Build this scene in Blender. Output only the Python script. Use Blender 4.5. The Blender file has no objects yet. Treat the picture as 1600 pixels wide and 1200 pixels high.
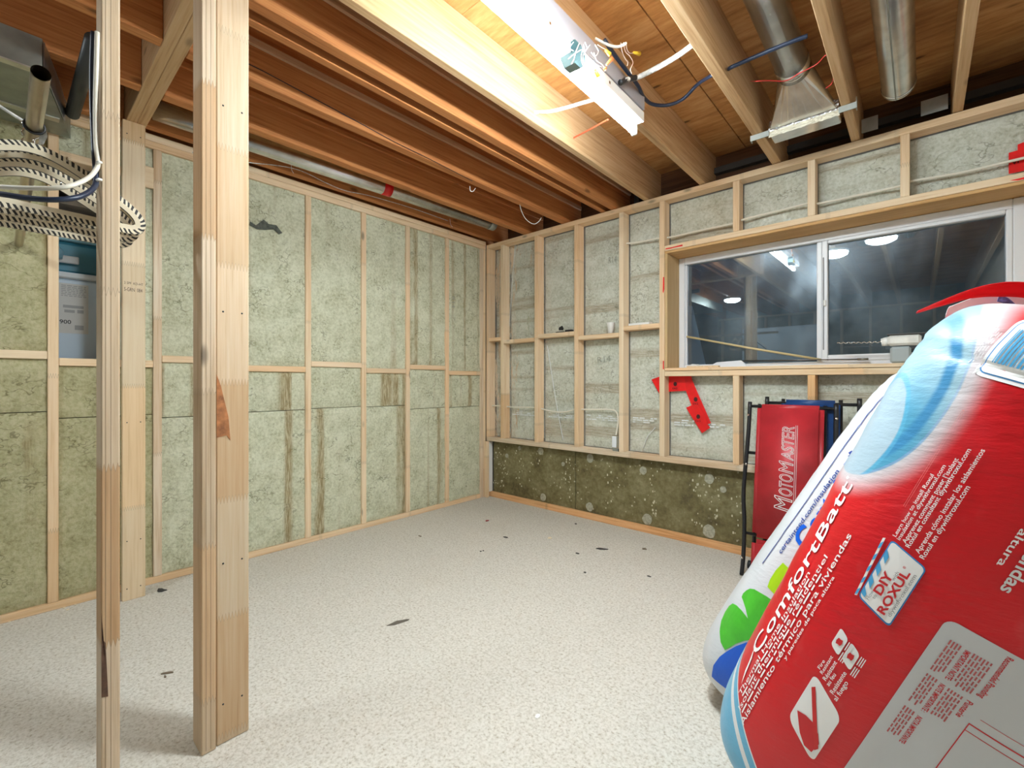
import bpy, bmesh, math, random
import numpy as np
from mathutils import Vector, Matrix, noise
random.seed(7)
C = bpy.context.scene.collection
SC = bpy.context.scene
# ------------------------------------------------------------------ camera, world, exposure
F_PX, CX, CY = 712.0, 800.0, 597.0
TH = math.atan2(638.0, F_PX)
CAM = Vector((3.128, -3.115, 1.105))
cam_d = bpy.data.cameras.new('camera'); cam = bpy.data.objects.new('camera', cam_d); C.objects.link(cam)
cam.location = CAM; cam.rotation_euler = (math.pi/2, 0, TH)
cam_d.sensor_width = 36; cam_d.lens = F_PX/1600*36; cam_d.shift_y = -3/1600; cam_d.clip_start = .02
SC.camera = cam
w = bpy.data.worlds.new('dusk'); SC.world = w; w.use_nodes = True
w.node_tree.nodes['Background'].inputs[0].default_value = (.45, .62, .9, 1)
w.node_tree.nodes['Background'].inputs[1].default_value = 6.
SC.view_settings.view_transform = 'Standard'; SC.view_settings.look = 'None'
SC.view_settings.gamma = 1; SC.view_settings.use_curve_mapping = False
SC.view_settings.exposure = 0.66
TUBE = 78.0          # emission of the bare strip-light tubes
DOME = 170.0      # the round lamp over the bags and two added fill lamps
STORE_FILL = 6.0          # watts of the fill light added behind the left wall
# ------------------------------------------------------------------ measuring helpers: a ray through a photo point onto a plane of the room
XC = (math.cos(TH), -math.sin(TH)); YC = (math.sin(TH), math.cos(TH))
def ray(px, py):
    r = (px-CX)/F_PX
    return Vector((r*XC[0]+XC[1], r*YC[0]+YC[1], -(py-CY)/F_PX))
def onx(px, py, x=0.): d = ray(px, py); return CAM+d*((x-CAM.x)/d.x)
def ony(px, py, y=0.): d = ray(px, py); return CAM+d*((y-CAM.y)/d.y)
def onz(px, py, z=0.): d = ray(px, py); return CAM+d*((z-CAM.z)/d.z)
def ond(px, py, dd): return CAM+ray(px, py)*dd
# ------------------------------------------------------------------ material helpers
def mat(name):
    m = bpy.data.materials.new(name); m.use_nodes = True
    return m, m.node_tree, m.node_tree.nodes['Principled BSDF']
def N(t, kind, **kw):
    n = t.nodes.new(kind)
    for k, v in kw.items():
        if k.startswith('i_'): n.inputs[int(k[2:])].default_value = v
        else: setattr(n, k, v)
    return n
def L(t, a, b): t.links.new(a, b)
def M(t, op, a, b=None, c=None):
    n = t.nodes.new('ShaderNodeMath'); n.operation = op
    for i, v in enumerate((a, b, c)):
        if v is None: continue
        if isinstance(v, (int, float)): n.inputs[i].default_value = v
        else: t.links.new(v, n.inputs[i])
    return n.outputs[0]
def MIX(t, fac, a, b, mode='MIX'):
    n = t.nodes.new('ShaderNodeMix'); n.data_type = 'RGBA'; n.blend_type = mode
    for sock, v in ((n.inputs[0], fac), (n.inputs[6], a), (n.inputs[7], b)):
        if isinstance(v, (int, float)): sock.default_value = v
        elif isinstance(v, tuple): sock.default_value = v if len(v) == 4 else v+(1,)
        else: t.links.new(v, sock)
    return n.outputs[2]
def RAMP(t, fac, stops):
    n = t.nodes.new('ShaderNodeValToRGB'); e = n.color_ramp.elements
    while len(e) < len(stops): e.new(.5)
    for k, (p, c) in enumerate(stops):
        e[k].position = p; e[k].color = (c, c, c, 1) if isinstance(c, (int, float)) else c+(1,)
    t.links.new(fac, n.inputs[0]); return n.outputs[0]
def SM(t, x, lo, hi):
    n = t.nodes.new('ShaderNodeMapRange'); n.interpolation_type = 'SMOOTHSTEP'
    t.links.new(x, n.inputs[0]); n.inputs[1].default_value = lo; n.inputs[2].default_value = hi
    return n.outputs[0]
def BUMP(t, b, h, s, d=.01):
    n = t.nodes.new('ShaderNodeBump'); n.inputs['Strength'].default_value = s; n.inputs['Distance'].default_value = d
    t.links.new(h, n.inputs['Height']); t.links.new(n.outputs[0], b.inputs['Normal'])
def NOISE(t, vec, scale, detail=3, rough=.55):
    n = t.nodes.new('ShaderNodeTexNoise'); n.inputs['Scale'].default_value = scale
    n.inputs['Detail'].default_value = detail; n.inputs['Roughness'].default_value = rough
    if vec is not None: t.links.new(vec, n.inputs['Vector'])
    return n.outputs['Fac']
def MAPV(t, vec, scale=(1, 1, 1), loc=(0, 0, 0)):
    n = t.nodes.new('ShaderNodeMapping'); n.inputs['Scale'].default_value = scale; n.inputs['Location'].default_value = loc
    t.links.new(vec, n.inputs['Vector']); return n.outputs[0]
def OBJV(t, per_object=True):
    """object coordinates, shifted by a random amount per object"""
    co = t.nodes.new('ShaderNodeTexCoord'); oi = t.nodes.new('ShaderNodeObjectInfo')
    a = t.nodes.new('ShaderNodeVectorMath'); a.operation = 'SCALE'
    cx = t.nodes.new('ShaderNodeCombineXYZ')
    for k in range(3): t.links.new(oi.outputs['Random'], cx.inputs[k])
    t.links.new(cx.outputs[0], a.inputs[0]); a.inputs['Scale'].default_value = 37.
    b = t.nodes.new('ShaderNodeVectorMath'); t.links.new(co.outputs['Object'], b.inputs[0]); t.links.new(a.outputs[0], b.inputs[1])
    return b.outputs[0], co.outputs['Object'], oi.outputs['Random']
def plain(name, col, rough=.5, metal=0., spec=.5, noise_amt=.0, nscale=40, bump=0.):
    m, t, b = mat(name)
    b.inputs['Base Color'].default_value = col+(1,); b.inputs['Roughness'].default_value = rough
    b.inputs['Metallic'].default_value = metal; b.inputs['Specular IOR Level'].default_value = spec
    if noise_amt or bump:
        v, o, r = OBJV(t); n = NOISE(t, v, nscale, 4)
        if noise_amt:
            dk = tuple(c*(1-noise_amt) for c in col); lt = tuple(min(1, c*(1+noise_amt)) for c in col)
            L(t, RAMP(t, n, [(.3, dk), (.7, lt)]), b.inputs['Base Color'])
        if bump: BUMP(t, b, n, bump, .004)
    return m
def wood(name, light, mid, dark, seg=.75, segamt=.5, grain=1., knots=.8, rough=.62):
    """sawn lumber, grain along local Z, finger-jointed lengths of different tone"""
    m, t, b = mat(name)
    v, o, rnd = OBJV(t)
    sx = t.nodes.new('ShaderNodeSeparateXYZ'); t.links.new(v, sx.inputs[0])
    # finger-joint lengths: jagged boundary
    tri = M(t, 'PINGPONG', M(t, 'MULTIPLY', M(t, 'ADD', sx.outputs[0], sx.outputs[1]), 1.), .0045)
    zz = M(t, 'ADD', sx.outputs[2], M(t, 'MULTIPLY', tri, 5.))
    q = M(t, 'DIVIDE', zz, seg)
    fl = M(t, 'FLOOR', q); fr = M(t, 'FRACT', q)
    wn = t.nodes.new('ShaderNodeTexWhiteNoise'); wn.noise_dimensions = '1D'; t.links.new(fl, wn.inputs['W'])
    g = NOISE(t, MAPV(t, v, (26, 26, .9)), 3.2, 4, .6)
    big = NOISE(t, MAPV(t, v, (5, 5, .8)), 1.6, 2)
    c = RAMP(t, M(t, 'ADD', M(t, 'MULTIPLY', g, .75*grain), M(t, 'MULTIPLY', big, .3)), [(.3, dark), (.5, mid), (.72, light)])
    tone = RAMP(t, wn.outputs['Value'], [(0., (.78, .60, .42)), (.22, (1, .97, .92)), (.45, (.84, .80, .74)), (.65, (1.0, .80, .62)), (.85, (1, 1, 1)), (1., (.92, .72, .50))])
    c = MIX(t, segamt, c, MIX(t, 1., c, tone, 'MULTIPLY'))
    # knots
    vo = t.nodes.new('ShaderNodeTexVoronoi'); vo.inputs['Scale'].default_value = 1.; t.links.new(MAPV(t, v, (9, 9, 3.6)), vo.inputs['Vector'])
    k = M(t, 'SUBTRACT', 1., SM(t, vo.outputs['Distance'], .05, .17))
    sepc = t.nodes.new('ShaderNodeSeparateColor'); t.links.new(vo.outputs['Color'], sepc.inputs[0])
    k = M(t, 'MULTIPLY', k, M(t, 'GREATER_THAN', sepc.outputs[0], .72))
    c = MIX(t, M(t, 'MULTIPLY', k, knots), c, tuple(x*.30 for x in mid))
    if segamt > .2:
        jn = M(t, 'SUBTRACT', 1., SM(t, M(t, 'MINIMUM', fr, M(t, 'SUBTRACT', 1., fr)), .0, .0075))
        c = MIX(t, M(t, 'MULTIPLY', jn, .75), c, tuple(x*.45 for x in mid))
    L(t, c, b.inputs['Base Color']); b.inputs['Roughness'].default_value = rough
    b.inputs['Specular IOR Level'].default_value = .25
    BUMP(t, b, g, .25, .002)
    return m
STUD = wood('pine_stud', (.90, .75, .56), (.84, .66, .45), (.68, .47, .27), segamt=.7)
GREY_STUD = wood('weathered_pine', (.80, .70, .56), (.72, .58, .42), (.52, .36, .22))
JOIST = wood('old_fir_joist', (.64, .29, .10), (.52, .20, .065), (.30, .10, .03), seg=9, segamt=0, knots=.8)
JOIST_LIGHT = wood('fir_beam', (.66, .46, .27), (.58, .37, .19), (.38, .21, .09), seg=9, segamt=0, knots=.6)
def plywood():
    m, t, b = mat('plywood_subfloor'); v, o, r = OBJV(t)
    g = NOISE(t, MAPV(t, v, (3, 16, 3)), 2.2, 5, .65)
    wv = NOISE(t, MAPV(t, v, (1.2, 5, 1)), 1.6, 2)
    c = RAMP(t, M(t, 'ADD', M(t, 'MULTIPLY', g, .6), M(t, 'MULTIPLY', wv, .4)), [(.3, (.30, .12, .035)), (.5, (.55, .27, .09)), (.7, (.72, .42, .18))])
    vo = t.nodes.new('ShaderNodeTexVoronoi'); L(t, MAPV(t, v, (3.5, 9, 1)), vo.inputs['Vector']); vo.inputs['Scale'].default_value = 1.
    sc = t.nodes.new('ShaderNodeSeparateColor'); L(t, vo.outputs['Color'], sc.inputs[0])
    k = M(t, 'MULTIPLY', M(t, 'SUBTRACT', 1., SM(t, vo.outputs['Distance'], .05, .14)), M(t, 'GREATER_THAN', sc.outputs[0], .6))
    L(t, MIX(t, M(t, 'MULTIPLY', k, .85), c, (.06, .025, .01)), b.inputs['Base Color'])
    b.inputs['Roughness'].default_value = .6; b.inputs['Specular IOR Level'].default_value = .3
    return m
PLY = plywood()
def wool(name, horizontal=False, tint=(1, 1, 1), sat=1.):
    """mineral wool batt: grey-green felt, fibre mottle, scorched brown stripes along the batt"""
    m, t, b = mat(name); v, o, r = OBJV(t)
    fib = NOISE(t, MAPV(t, v, (14, 14, 14)), 4.5, 6, .68)
    mot = NOISE(t, v, 9, 4, .6)
    st = NOISE(t, MAPV(t, v, ((.15, .15, 9) if horizontal else (9, 9, .12))), 1., 1)
    grid = NOISE(t, MAPV(t, v, ((7, 7, 110) if horizontal else (95, 95, 7))), 1.6, 2)
    mul = lambda c: tuple(x*y for x, y in zip(c, tint))
    c = RAMP(t, M(t, 'ADD', M(t, 'MULTIPLY', fib, .62), M(t, 'MULTIPLY', mot, .38)),
             [(.34, mul((.36, .355, .225))), (.44, mul((.54, .545, .38))), (.56, mul((.68, .685, .52))), (.70, mul((.76, .765, .60)))])
    stripe = SM(t, st, .56, .68)
    brown = MIX(t, SM(t, grid, .40, .62), mul((.27, .19, .08)), mul((.52, .45, .28)))
    c = MIX(t, M(t, 'MULTIPLY', stripe, .68 if horizontal else .85), c, brown)
    pit = M(t, 'SUBTRACT', 1., SM(t, NOISE(t, v, 26, 5, .7), .30, .40))
    c = MIX(t, M(t, 'MULTIPLY', pit, .35), c, mul((.12, .11, .05)))
    rn = NOISE(t, MAPV(t, v, (1, 1, 1.5)), 7, 3, .6)
    cr_ = M(t, 'SUBTRACT', 1., SM(t, M(t, 'ABSOLUTE', M(t, 'SUBTRACT', rn, .5)), .0, .016))
    cr_ = M(t, 'MULTIPLY', cr_, SM(t, NOISE(t, v, 5, 2), .46, .62))
    c = MIX(t, M(t, 'MULTIPLY', cr_, .6), c, mul((.13, .12, .06)))
    L(t, c, b.inputs['Base Color']); b.inputs['Roughness'].default_value = .95; b.inputs['Specular IOR Level'].default_value = .1
    BUMP(t, b, M(t, 'ADD', fib, mot), .55, .012)
    return m
WOOL = wool('mineral_wool')
WOOL_BROWN_SHADE = wool('brown_shaded_wool', False, (.74, .68, .54))  # browner wool; the light's fall-off is also darkened into its tint
WOOL_R = wool('mineral_wool_behind_film', True, (1.22, 1.22, 1.40))
def mossy():
    m, t, b = mat('stained_foundation_board'); v, o, r = OBJV(t)
    n1 = NOISE(t, v, 5, 5, .65); n2 = NOISE(t, v, 34, 4, .65); n3 = NOISE(t, MAPV(t, v, (30, 30, 5)), 1., 3)
    c = RAMP(t, M(t, 'ADD', M(t, 'MULTIPLY', n1, .6), M(t, 'MULTIPLY', n2, .4)), [(.32, (.075, .058, .022)), (.48, (.17, .14, .055)), (.62, (.26, .235, .12)), (.78, (.36, .33, .20))])
    vo = t.nodes.new('ShaderNodeTexVoronoi'); vo.inputs['Scale'].default_value = 30; L(t, v, vo.inputs['Vector'])
    sp = M(t, 'MULTIPLY', M(t, 'SUBTRACT', 1., SM(t, vo.outputs['Distance'], .1, .3)), SM(t, n3, .54, .62))
    L(t, MIX(t, M(t, 'MULTIPLY', sp, .85), c, (.62, .58, .42)), b.inputs['Base Color'])
    b.inputs['Roughness'].default_value = .7; BUMP(t, b, n2, .4, .004)
    return m
MOSS = mossy()
def carpet():
    m, t, b = mat('beige_loop_carpet'); co = t.nodes.new('ShaderNodeTexCoord'); v = co.outputs['Object']
    n = NOISE(t, v, 95, 3, .7); n2 = NOISE(t, v, 1.4, 3); n3 = NOISE(t, v, 34, 3, .6)
    c = RAMP(t, n, [(.28, (.36, .31, .235)), (.42, (.57, .525, .45)), (.58, (.68, .64, .57))])
    c = MIX(t, M(t, 'MULTIPLY', SM(t, n3, .54, .66), .18), c, (.42, .35, .26))
    c = MIX(t, M(t, 'MULTIPLY', SM(t, n2, .5, .75), .16), c, (.45, .39, .31))
    L(t, c, b.inputs['Base Color']); b.inputs['Roughness'].default_value = .95; b.inputs['Specular IOR Level'].default_value = .08
    BUMP(t, b, M(t, 'ADD', n, n3), .4, .006)
    return m
CARPET = carpet()
CONCRETE = plain('concrete', (.20, .19, .17), .9, noise_amt=.3, nscale=9)
def metal(name, col, rough, nscale=14, amt=.25):
    m, t, b = mat(name); v, o, r = OBJV(t); n = NOISE(t, v, nscale, 3)
    L(t, RAMP(t, n, [(.3, tuple(c*(1-amt) for c in col)), (.7, col)]), b.inputs['Base Color'])
    b.inputs['Metallic'].default_value = 1.; b.inputs['Roughness'].default_value = rough
    return m
GALV = metal('galvanised_steel', (.80, .81, .80), .27); GALV_DULL = metal('dull_galvanised_steel', (.50, .53, .50), .55)
FOIL = metal('foil_tape', (.86, .86, .88), .22); CHROME = metal('chrome', (.75, .74, .72), .15); BRASSY = metal('closet_rod_steel', (.56, .47, .34), .28)
WHITE = plain('white_vinyl', (.82, .83, .86), .35); WHITE_PL = plain('white_plastic', (.85, .84, .80), .4)
BLACK = plain('black_plastic', (.012, .013, .016), .4); BLACK_M = plain('black_paint_on_steel', (.016, .016, .018), .35)
NAVY = plain('navy_cable_jacket', (.012, .022, .05), .4); CABLE_W = plain('white_cable_jacket', (.72, .68, .58), .45)
CABLE_G = plain('grey_plastic_wrap', (.62, .62, .60), .25, noise_amt=.35, nscale=60)
CREAM_CABLE = plain('cream_cable_jacket', (.80, .76, .64), .5)
RED_WIRE = plain('red_wire', (.50, .03, .02), .4); PINK_WIRE = plain('pale_wire', (.82, .66, .58), .45); ORANGE_W = plain('orange_red_cable', (.72, .16, .07), .45)
TAPE = plain('red_sheathing_tape', (.80, .012, .012), .35, noise_amt=.15, nscale=12); TAPE_INK = plain('black_ink', (.05, .004, .004), .5)
YEL = plain('yellow_wire_nut', (.86, .62, .05), .4); ORG = plain('orange_wire_nut', (.80, .26, .08), .4)
RED_VINYL = plain('red_vinyl', (.46, .022, .03), .42, noise_amt=.22, nscale=7, bump=.1); BLUE_VINYL = plain('blue_vinyl', (.012, .055, .19), .42, noise_amt=.15, nscale=8)
WHITE_INK = plain('white_ink', (.88, .87, .86), .45); RED_INK = plain('red_ink', (.60, .015, .02), .45); BLUE_INK = plain('blue_ink', (.03, .25, .60), .4)
SKY_INK = plain('sky_blue_ink', (.08, .40, .72), .4); NAVY_INK = plain('navy_ink', (.02, .06, .30), .4); ROYAL_INK = plain('royal_blue_ink', (.0, .11, .66), .35)
GREEN_INK = plain('green_ink', (.07, .50, .03), .35, noise_amt=.12, nscale=20); LIME_INK = plain('lime_ink', (.40, .72, .01), .35); GREY_INK = plain('grey_ink', (.30, .30, .30), .5)
def film():
    m, t, b = mat('polyethylene_film'); t.nodes.remove(b); out = t.nodes['Material Output']
    tr = t.nodes.new('ShaderNodeBsdfTransparent'); tr.inputs[0].default_value = (.97, .975, .97, 1)
    gl = t.nodes.new('ShaderNodeBsdfGlossy'); gl.inputs['Roughness'].default_value = .16
    df = t.nodes.new('ShaderNodeBsdfTranslucent'); df.inputs[0].default_value = (.75, .77, .76, 1)
    dd = t.nodes.new('ShaderNodeBsdfDiffuse'); dd.inputs[0].default_value = (.72, .74, .73, 1)
    v, o, r = OBJV(t); n = NOISE(t, MAPV(t, v, (3, 3, 1.6)), 2.6, 3)
    bp = t.nodes.new('ShaderNodeBump'); bp.inputs['Strength'].default_value = .55; bp.inputs['Distance'].default_value = .02; L(t, n, bp.inputs['Height']); L(t, bp.outputs[0], gl.inputs['Normal'])
    fz = t.nodes.new('ShaderNodeFresnel'); fz.inputs['IOR'].default_value = 1.4; L(t, bp.outputs[0], fz.inputs['Normal'])
    a = t.nodes.new('ShaderNodeMixShader'); a.inputs[0].default_value = .14; L(t, tr.outputs[0], a.inputs[1]); L(t, dd.outputs[0], a.inputs[2])
    c = t.nodes.new('ShaderNodeMixShader'); L(t, fz.outputs[0], c.inputs[0]); L(t, a.outputs[0], c.inputs[1]); L(t, gl.outputs[0], c.inputs[2])
    L(t, c.outputs[0], out.inputs[0]); return m
FILM = film()
def glass():
    m, t, b = mat('double_glazing'); t.nodes.remove(b); out = t.nodes['Material Output']
    tr = t.nodes.new('ShaderNodeBsdfTransparent'); tr.inputs[0].default_value = (.62, .72, .74, 1)
    gl = t.nodes.new('ShaderNodeBsdfGlossy'); gl.inputs['Roughness'].default_value = .012; gl.inputs[0].default_value = (.85, .93, .98, 1)
    hz = t.nodes.new('ShaderNodeBsdfGlossy'); hz.inputs['Roughness'].default_value = .28; hz.inputs[0].default_value = (.72, .88, 1., 1)
    fz = t.nodes.new('ShaderNodeFresnel'); fz.inputs['IOR'].default_value = 2.5
    a = t.nodes.new('ShaderNodeMixShader'); L(t, fz.outputs[0], a.inputs[0]); L(t, tr.outputs[0], a.inputs[1]); L(t, gl.outputs[0], a.inputs[2])
    co = t.nodes.new('ShaderNodeTexCoord'); n = NOISE(t, MAPV(t, co.outputs['Object'], (2.2, 2.2, 1.4)), 1.3, 4)
    f = M(t, 'ADD', .03, M(t, 'MULTIPLY', SM(t, n, .42, .68), .10))
    c = t.nodes.new('ShaderNodeMixShader'); L(t, f, c.inputs[0]); L(t, a.outputs[0], c.inputs[1]); L(t, hz.outputs[0], c.inputs[2])
    L(t, c.outputs[0], out.inputs[0]); return m
GLASS = glass()
def emit(name, col, s):
    m, t, b = mat(name); b.inputs['Base Color'].default_value = (.9, .9, .9, 1)
    b.inputs['Emission Color'].default_value = col+(1,); b.inputs['Emission Strength'].default_value = s; return m
TUBE_M = emit('lit_fluorescent_tube', (.86, .96, 1.), TUBE)
DOMES = [emit('lit_dome_%d' % k, (.85, .955, 1.), DOME*f) for k, f in enumerate((.10, 1.22, .50))]
# ------------------------------------------------------------------ object helpers
CATS = {}
def meta(o, label=None, cat=None, group=None, kind=None):
    for k, v in (('label', label), ('category', cat), ('group', group), ('kind', kind)):
        if v: o[k] = v
    return o
def thing(name, loc, label, cat, group=None, rot=(0, 0, 0)):
    o = bpy.data.objects.new(name, None); C.objects.link(o); o.location = loc; o.rotation_euler = rot; o.empty_display_size = .1
    return meta(o, label, cat, group)
def world_m(o):
    m = Matrix.LocRotScale(o.location, o.rotation_euler, o.scale)
    return (world_m(o.parent) @ o.matrix_parent_inverse @ m) if o.parent else m
def link(name, me, m, parent=None, loc=(0, 0, 0), rot=(0, 0, 0), local=False):
    o = bpy.data.objects.new(name, me); C.objects.link(o)
    if m is not None and len(me.materials) == 0: me.materials.append(m)
    o.location = loc; o.rotation_euler = rot
    if parent is not None:
        o.parent = parent
        if not local: o.matrix_parent_inverse = world_m(parent).inverted()
    return o
def bm_mesh(name, bm, smooth=False):
    bmesh.ops.recalc_face_normals(bm, faces=bm.faces)
    me = bpy.data.meshes.new(name); bm.to_mesh(me); bm.free()
    if smooth:
        for p in me.polygons: p.use_smooth = True
    return me
def recenter(me):
    """put the mesh origin at the middle of its box; returns that point"""
    co = np.empty(len(me.vertices)*3, np.float32); me.vertices.foreach_get('co', co); co = co.reshape(-1, 3)
    c = (co.min(0)+co.max(0))/2; co -= c; me.vertices.foreach_set('co', co.ravel()); return Vector(c.tolist())
def box_bm(bm, lo, hi, bev=0.):
    r = bmesh.ops.create_cube(bm, size=1.)
    s = [hi[k]-lo[k] for k in range(3)]; c = [(hi[k]+lo[k])/2 for k in range(3)]
    for v in r['verts']: v.co = Vector((v.co.x*s[0]+c[0], v.co.y*s[1]+c[1], v.co.z*s[2]+c[2]))
    if bev:
        es = list({e for v in r['verts'] for e in v.link_edges})
        bmesh.ops.bevel(bm, geom=es, offset=min(bev, min(s)*.4), segments=1, affect='EDGES')
_board = {}
def board(name, lo, hi, m, parent=None, axis='z', bev=.0025, jit=0.):
    """box lumber from lo to hi; its grain (local Z) follows axis"""
    s = [hi[k]-lo[k] for k in range(3)]; c = Vector([(hi[k]+lo[k])/2 for k in range(3)])
    if axis == 'z': d = s; rot = (0, 0, 0)
    elif axis == 'y': d = [s[0], s[2], s[1]]; rot = (-math.pi/2, 0, 0)
    else: d = [s[2], s[1], s[0]]; rot = (0, math.pi/2, 0)
    key = (tuple(round(x, 4) for x in d), m.name)
    if key not in _board:
        bm = bmesh.new(); box_bm(bm, [-x/2 for x in d], [x/2 for x in d], bev); _board[key] = bm_mesh(name, bm)
    rot = tuple(r+random.uniform(-jit, jit) for r in rot)
    return link(name, _board[key], m, parent, c, rot)
def boxo(name, lo, hi, m, parent=None, bev=0.):
    bm = bmesh.new(); box_bm(bm, lo, hi, bev); me = bm_mesh(name, bm); c = recenter(me); return link(name, me, m, parent, c)
def bezier_pts(pts, n=10):
    """Catmull-Rom through the points"""
    P = [Vector(p) for p in pts]; P = [P[0]*2-P[1]]+P+[P[-1]*2-P[-2]]; out = []
    for i in range(1, len(P)-2):
        for k in range(n):
            t = k/n; a, b, c, d = P[i-1:i+3]
            out.append(.5*((2*b)+(c-a)*t+(2*a-5*b+4*c-d)*t*t+(3*b-a-3*c+d)*t**3))
    out.append(P[-2]); return out
def tube_bm(bm, path, r, seg=8, caps=True, closed=False, radii=None):
    path = [Vector(p) for p in path]; rings = []; n = len(path)
    up = None
    for i, p in enumerate(path):
        if closed: d = path[(i+1) % n]-path[i-1]
        else: d = path[min(i+1, n-1)]-path[max(i-1, 0)]
        d.normalize()
        if up is None:
            up = Vector((0, 0, 1)) if abs(d.z) < .9 else Vector((1, 0, 0))
        a = (up-d*up.dot(d)).normalized(); up = a; b = d.cross(a)
        rr = radii[i] if radii else r
        rings.append([bm.verts.new(p+(a*math.cos(2*math.pi*k/seg)+b*math.sin(2*math.pi*k/seg))*rr) for k in range(seg)])
    for i in range(n if closed else n-1):
        A, B = rings[i], rings[(i+1) % n]
        for k in range(seg): bm.faces.new((A[k], A[(k+1) % seg], B[(k+1) % seg], B[k]))
    if caps and not closed:
        bm.faces.new(rings[0]); bm.faces.new(rings[-1])
def tube(name, path, r, m, parent=None, seg=8, caps=True, closed=False, radii=None):
    bm = bmesh.new(); tube_bm(bm, path, r, seg, caps, closed, radii)
    me = bm_mesh(name, bm, True); c = recenter(me); return link(name, me, m, parent, c)
def cyl_between(name, a, b, r, m, parent=None, seg=20, caps=True, r2=None):
    return tube(name, [a, b], r, m, parent, seg, caps, radii=[r, r if r2 is None else r2])
def lathe(name, prof, m, parent, loc, seg=24):
    bm = bmesh.new(); rings = []
    for r, z in prof: rings.append([bm.verts.new((r*math.cos(2*math.pi*k/seg), r*math.sin(2*math.pi*k/seg), z)) for k in range(seg)])
    for A, B in zip(rings, rings[1:]):
        for k in range(seg): bm.faces.new((A[k], A[(k+1) % seg], B[(k+1) % seg], B[k]))
    bm.faces.new(rings[0]); bm.faces.new(rings[-1])
    return link(name, bm_mesh(name, bm, True), m, parent, loc)
def poly_slab(name, pts, nrm, th, m, parent=None):
    """flat outline given as 3D points, thickened along nrm"""
    bm = bmesh.new(); a = [bm.verts.new(Vector(p)) for p in pts]; b = [bm.verts.new(Vector(p)+Vector(nrm)*th) for p in pts]
    bm.faces.new(a); bm.faces.new(b)
    for i in range(len(a)): j = (i+1) % len(a); bm.faces.new((a[i], a[j], b[j], b[i]))
    bmesh.ops.triangulate(bm, faces=[f for f in bm.faces if len(f.verts) > 4])
    me = bm_mesh(name, bm); c = recenter(me); return link(name, me, m, parent, c)
def glyphs(body, offset=0., shear=0., stroke=None):
    cu = bpy.data.curves.new('lettering', 'FONT'); cu.body = body; cu.offset = offset; cu.shear = shear; cu.resolution_u = 3
    if stroke: cu.fill_mode = 'NONE'; cu.bevel_depth = stroke; cu.bevel_resolution = 0
    o = bpy.data.objects.new('lettering', cu); C.objects.link(o)
    me = bpy.data.meshes.new_from_object(o.evaluated_get(bpy.context.evaluated_depsgraph_get()))
    bpy.data.objects.remove(o); bpy.data.curves.remove(cu); return me
CAPH = max(v.co.y for v in glyphs('H').vertices)
def flat_text(name, body, m, parent, org, xdir, ydir, width=None, cap=.02, offset=0., shear=0., stroke=None, lift=.001):
    """lettering on a flat face: org is the baseline start"""
    me = glyphs(body, offset, shear, stroke); xs = [v.co.x for v in me.vertices]; x0, x1 = min(xs), max(xs)
    sy = cap/CAPH; sx = width/(x1-x0) if width else sy
    xd, yd = Vector(xdir).normalized(), Vector(ydir).normalized(); nn = xd.cross(yd)
    for v in me.vertices: v.co = Vector(org)+xd*((v.co.x-x0)*sx)+yd*(v.co.y*sy)+nn*(lift+v.co.z*sy)
    me.materials.clear(); c = recenter(me); return link(name, me, m, parent, c)

# ================================================================== THE SETTING
ZT = 2.43            # underside of joists
ZS = 2.685           # underside of the subfloor
# floor
floor = boxo('floor', (-.06, -6.6, -.06), (3.8, .16, 0), CARPET); meta(floor, 'beige flecked loop pile carpet covering the basement floor', None, None, 'structure')
# ------------------------------------------------------------------ left wall
wl = boxo('wall_left', (-.12, -6.6, -.06), (-.095, -2.955, 2.47), CONCRETE); meta(wl, 'stud wall filled with mineral wool on the left', None, None, 'structure')
boxo('sheathing', (-.12, -2.66, -.06), (-.095, .16, 2.47), CONCRETE, wl)
boxo('sheathing', (-.12, -2.955, -.06), (-.095, -2.66, 1.21), CONCRETE, wl)
boxo('sheathing', (-.12, -2.955, 2.19), (-.095, -2.66, 2.47), CONCRETE, wl)
TPL = 2.46
board('top_plate', (-.089, -3.9, TPL-.076), (0, -.002, TPL-.038), STUD, wl, 'y')
board('top_plate', (-.087, -3.9, TPL-.0375), (.002, -.002, TPL), STUD, wl, 'y')
board('bottom_plate', (-.089, -3.9, .0), (.002, -.0765, .036), STUD, wl, 'y')
LS = [(-3.78, -3.742), (-3.376, -3.338), (-2.973, -2.935), (-2.567, -2.529), (-2.152, -2.114), (-1.736, -1.698), (-1.316, -1.278), (-.918, -.880), (-.5, -.462), (-.073, -.035)]
Z0, Z1 = .0365, TPL-.0765
for k, (a, b) in enumerate(LS):
    zlo = Z0 if k < 9 else 0.
    board('stud', (-.089, a, zlo), (0, b, Z1), GREY_STUD if k in (3, 9) else STUD, wl, 'z', jit=.0006)
board('stud', (-.089, -.0335, 0.), (-.001, -.0035, Z1), STUD, wl, 'z')
blk = {0: (1.215, 1.254), 1: (1.215, 1.254), 2: (1.185, 1.223), 3: (1.215, 1.253), 4: (1.172, 1.210), 5: (1.212, 1.250), 6: (1.174, 1.212), 7: (1.211, 1.249), 8: (1.169, 1.207)}
seam = {0: .95, 1: .962, 2: .927, 3: .906, 4: .916, 5: .921, 6: .915, 7: .881, 8: .877}
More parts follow.
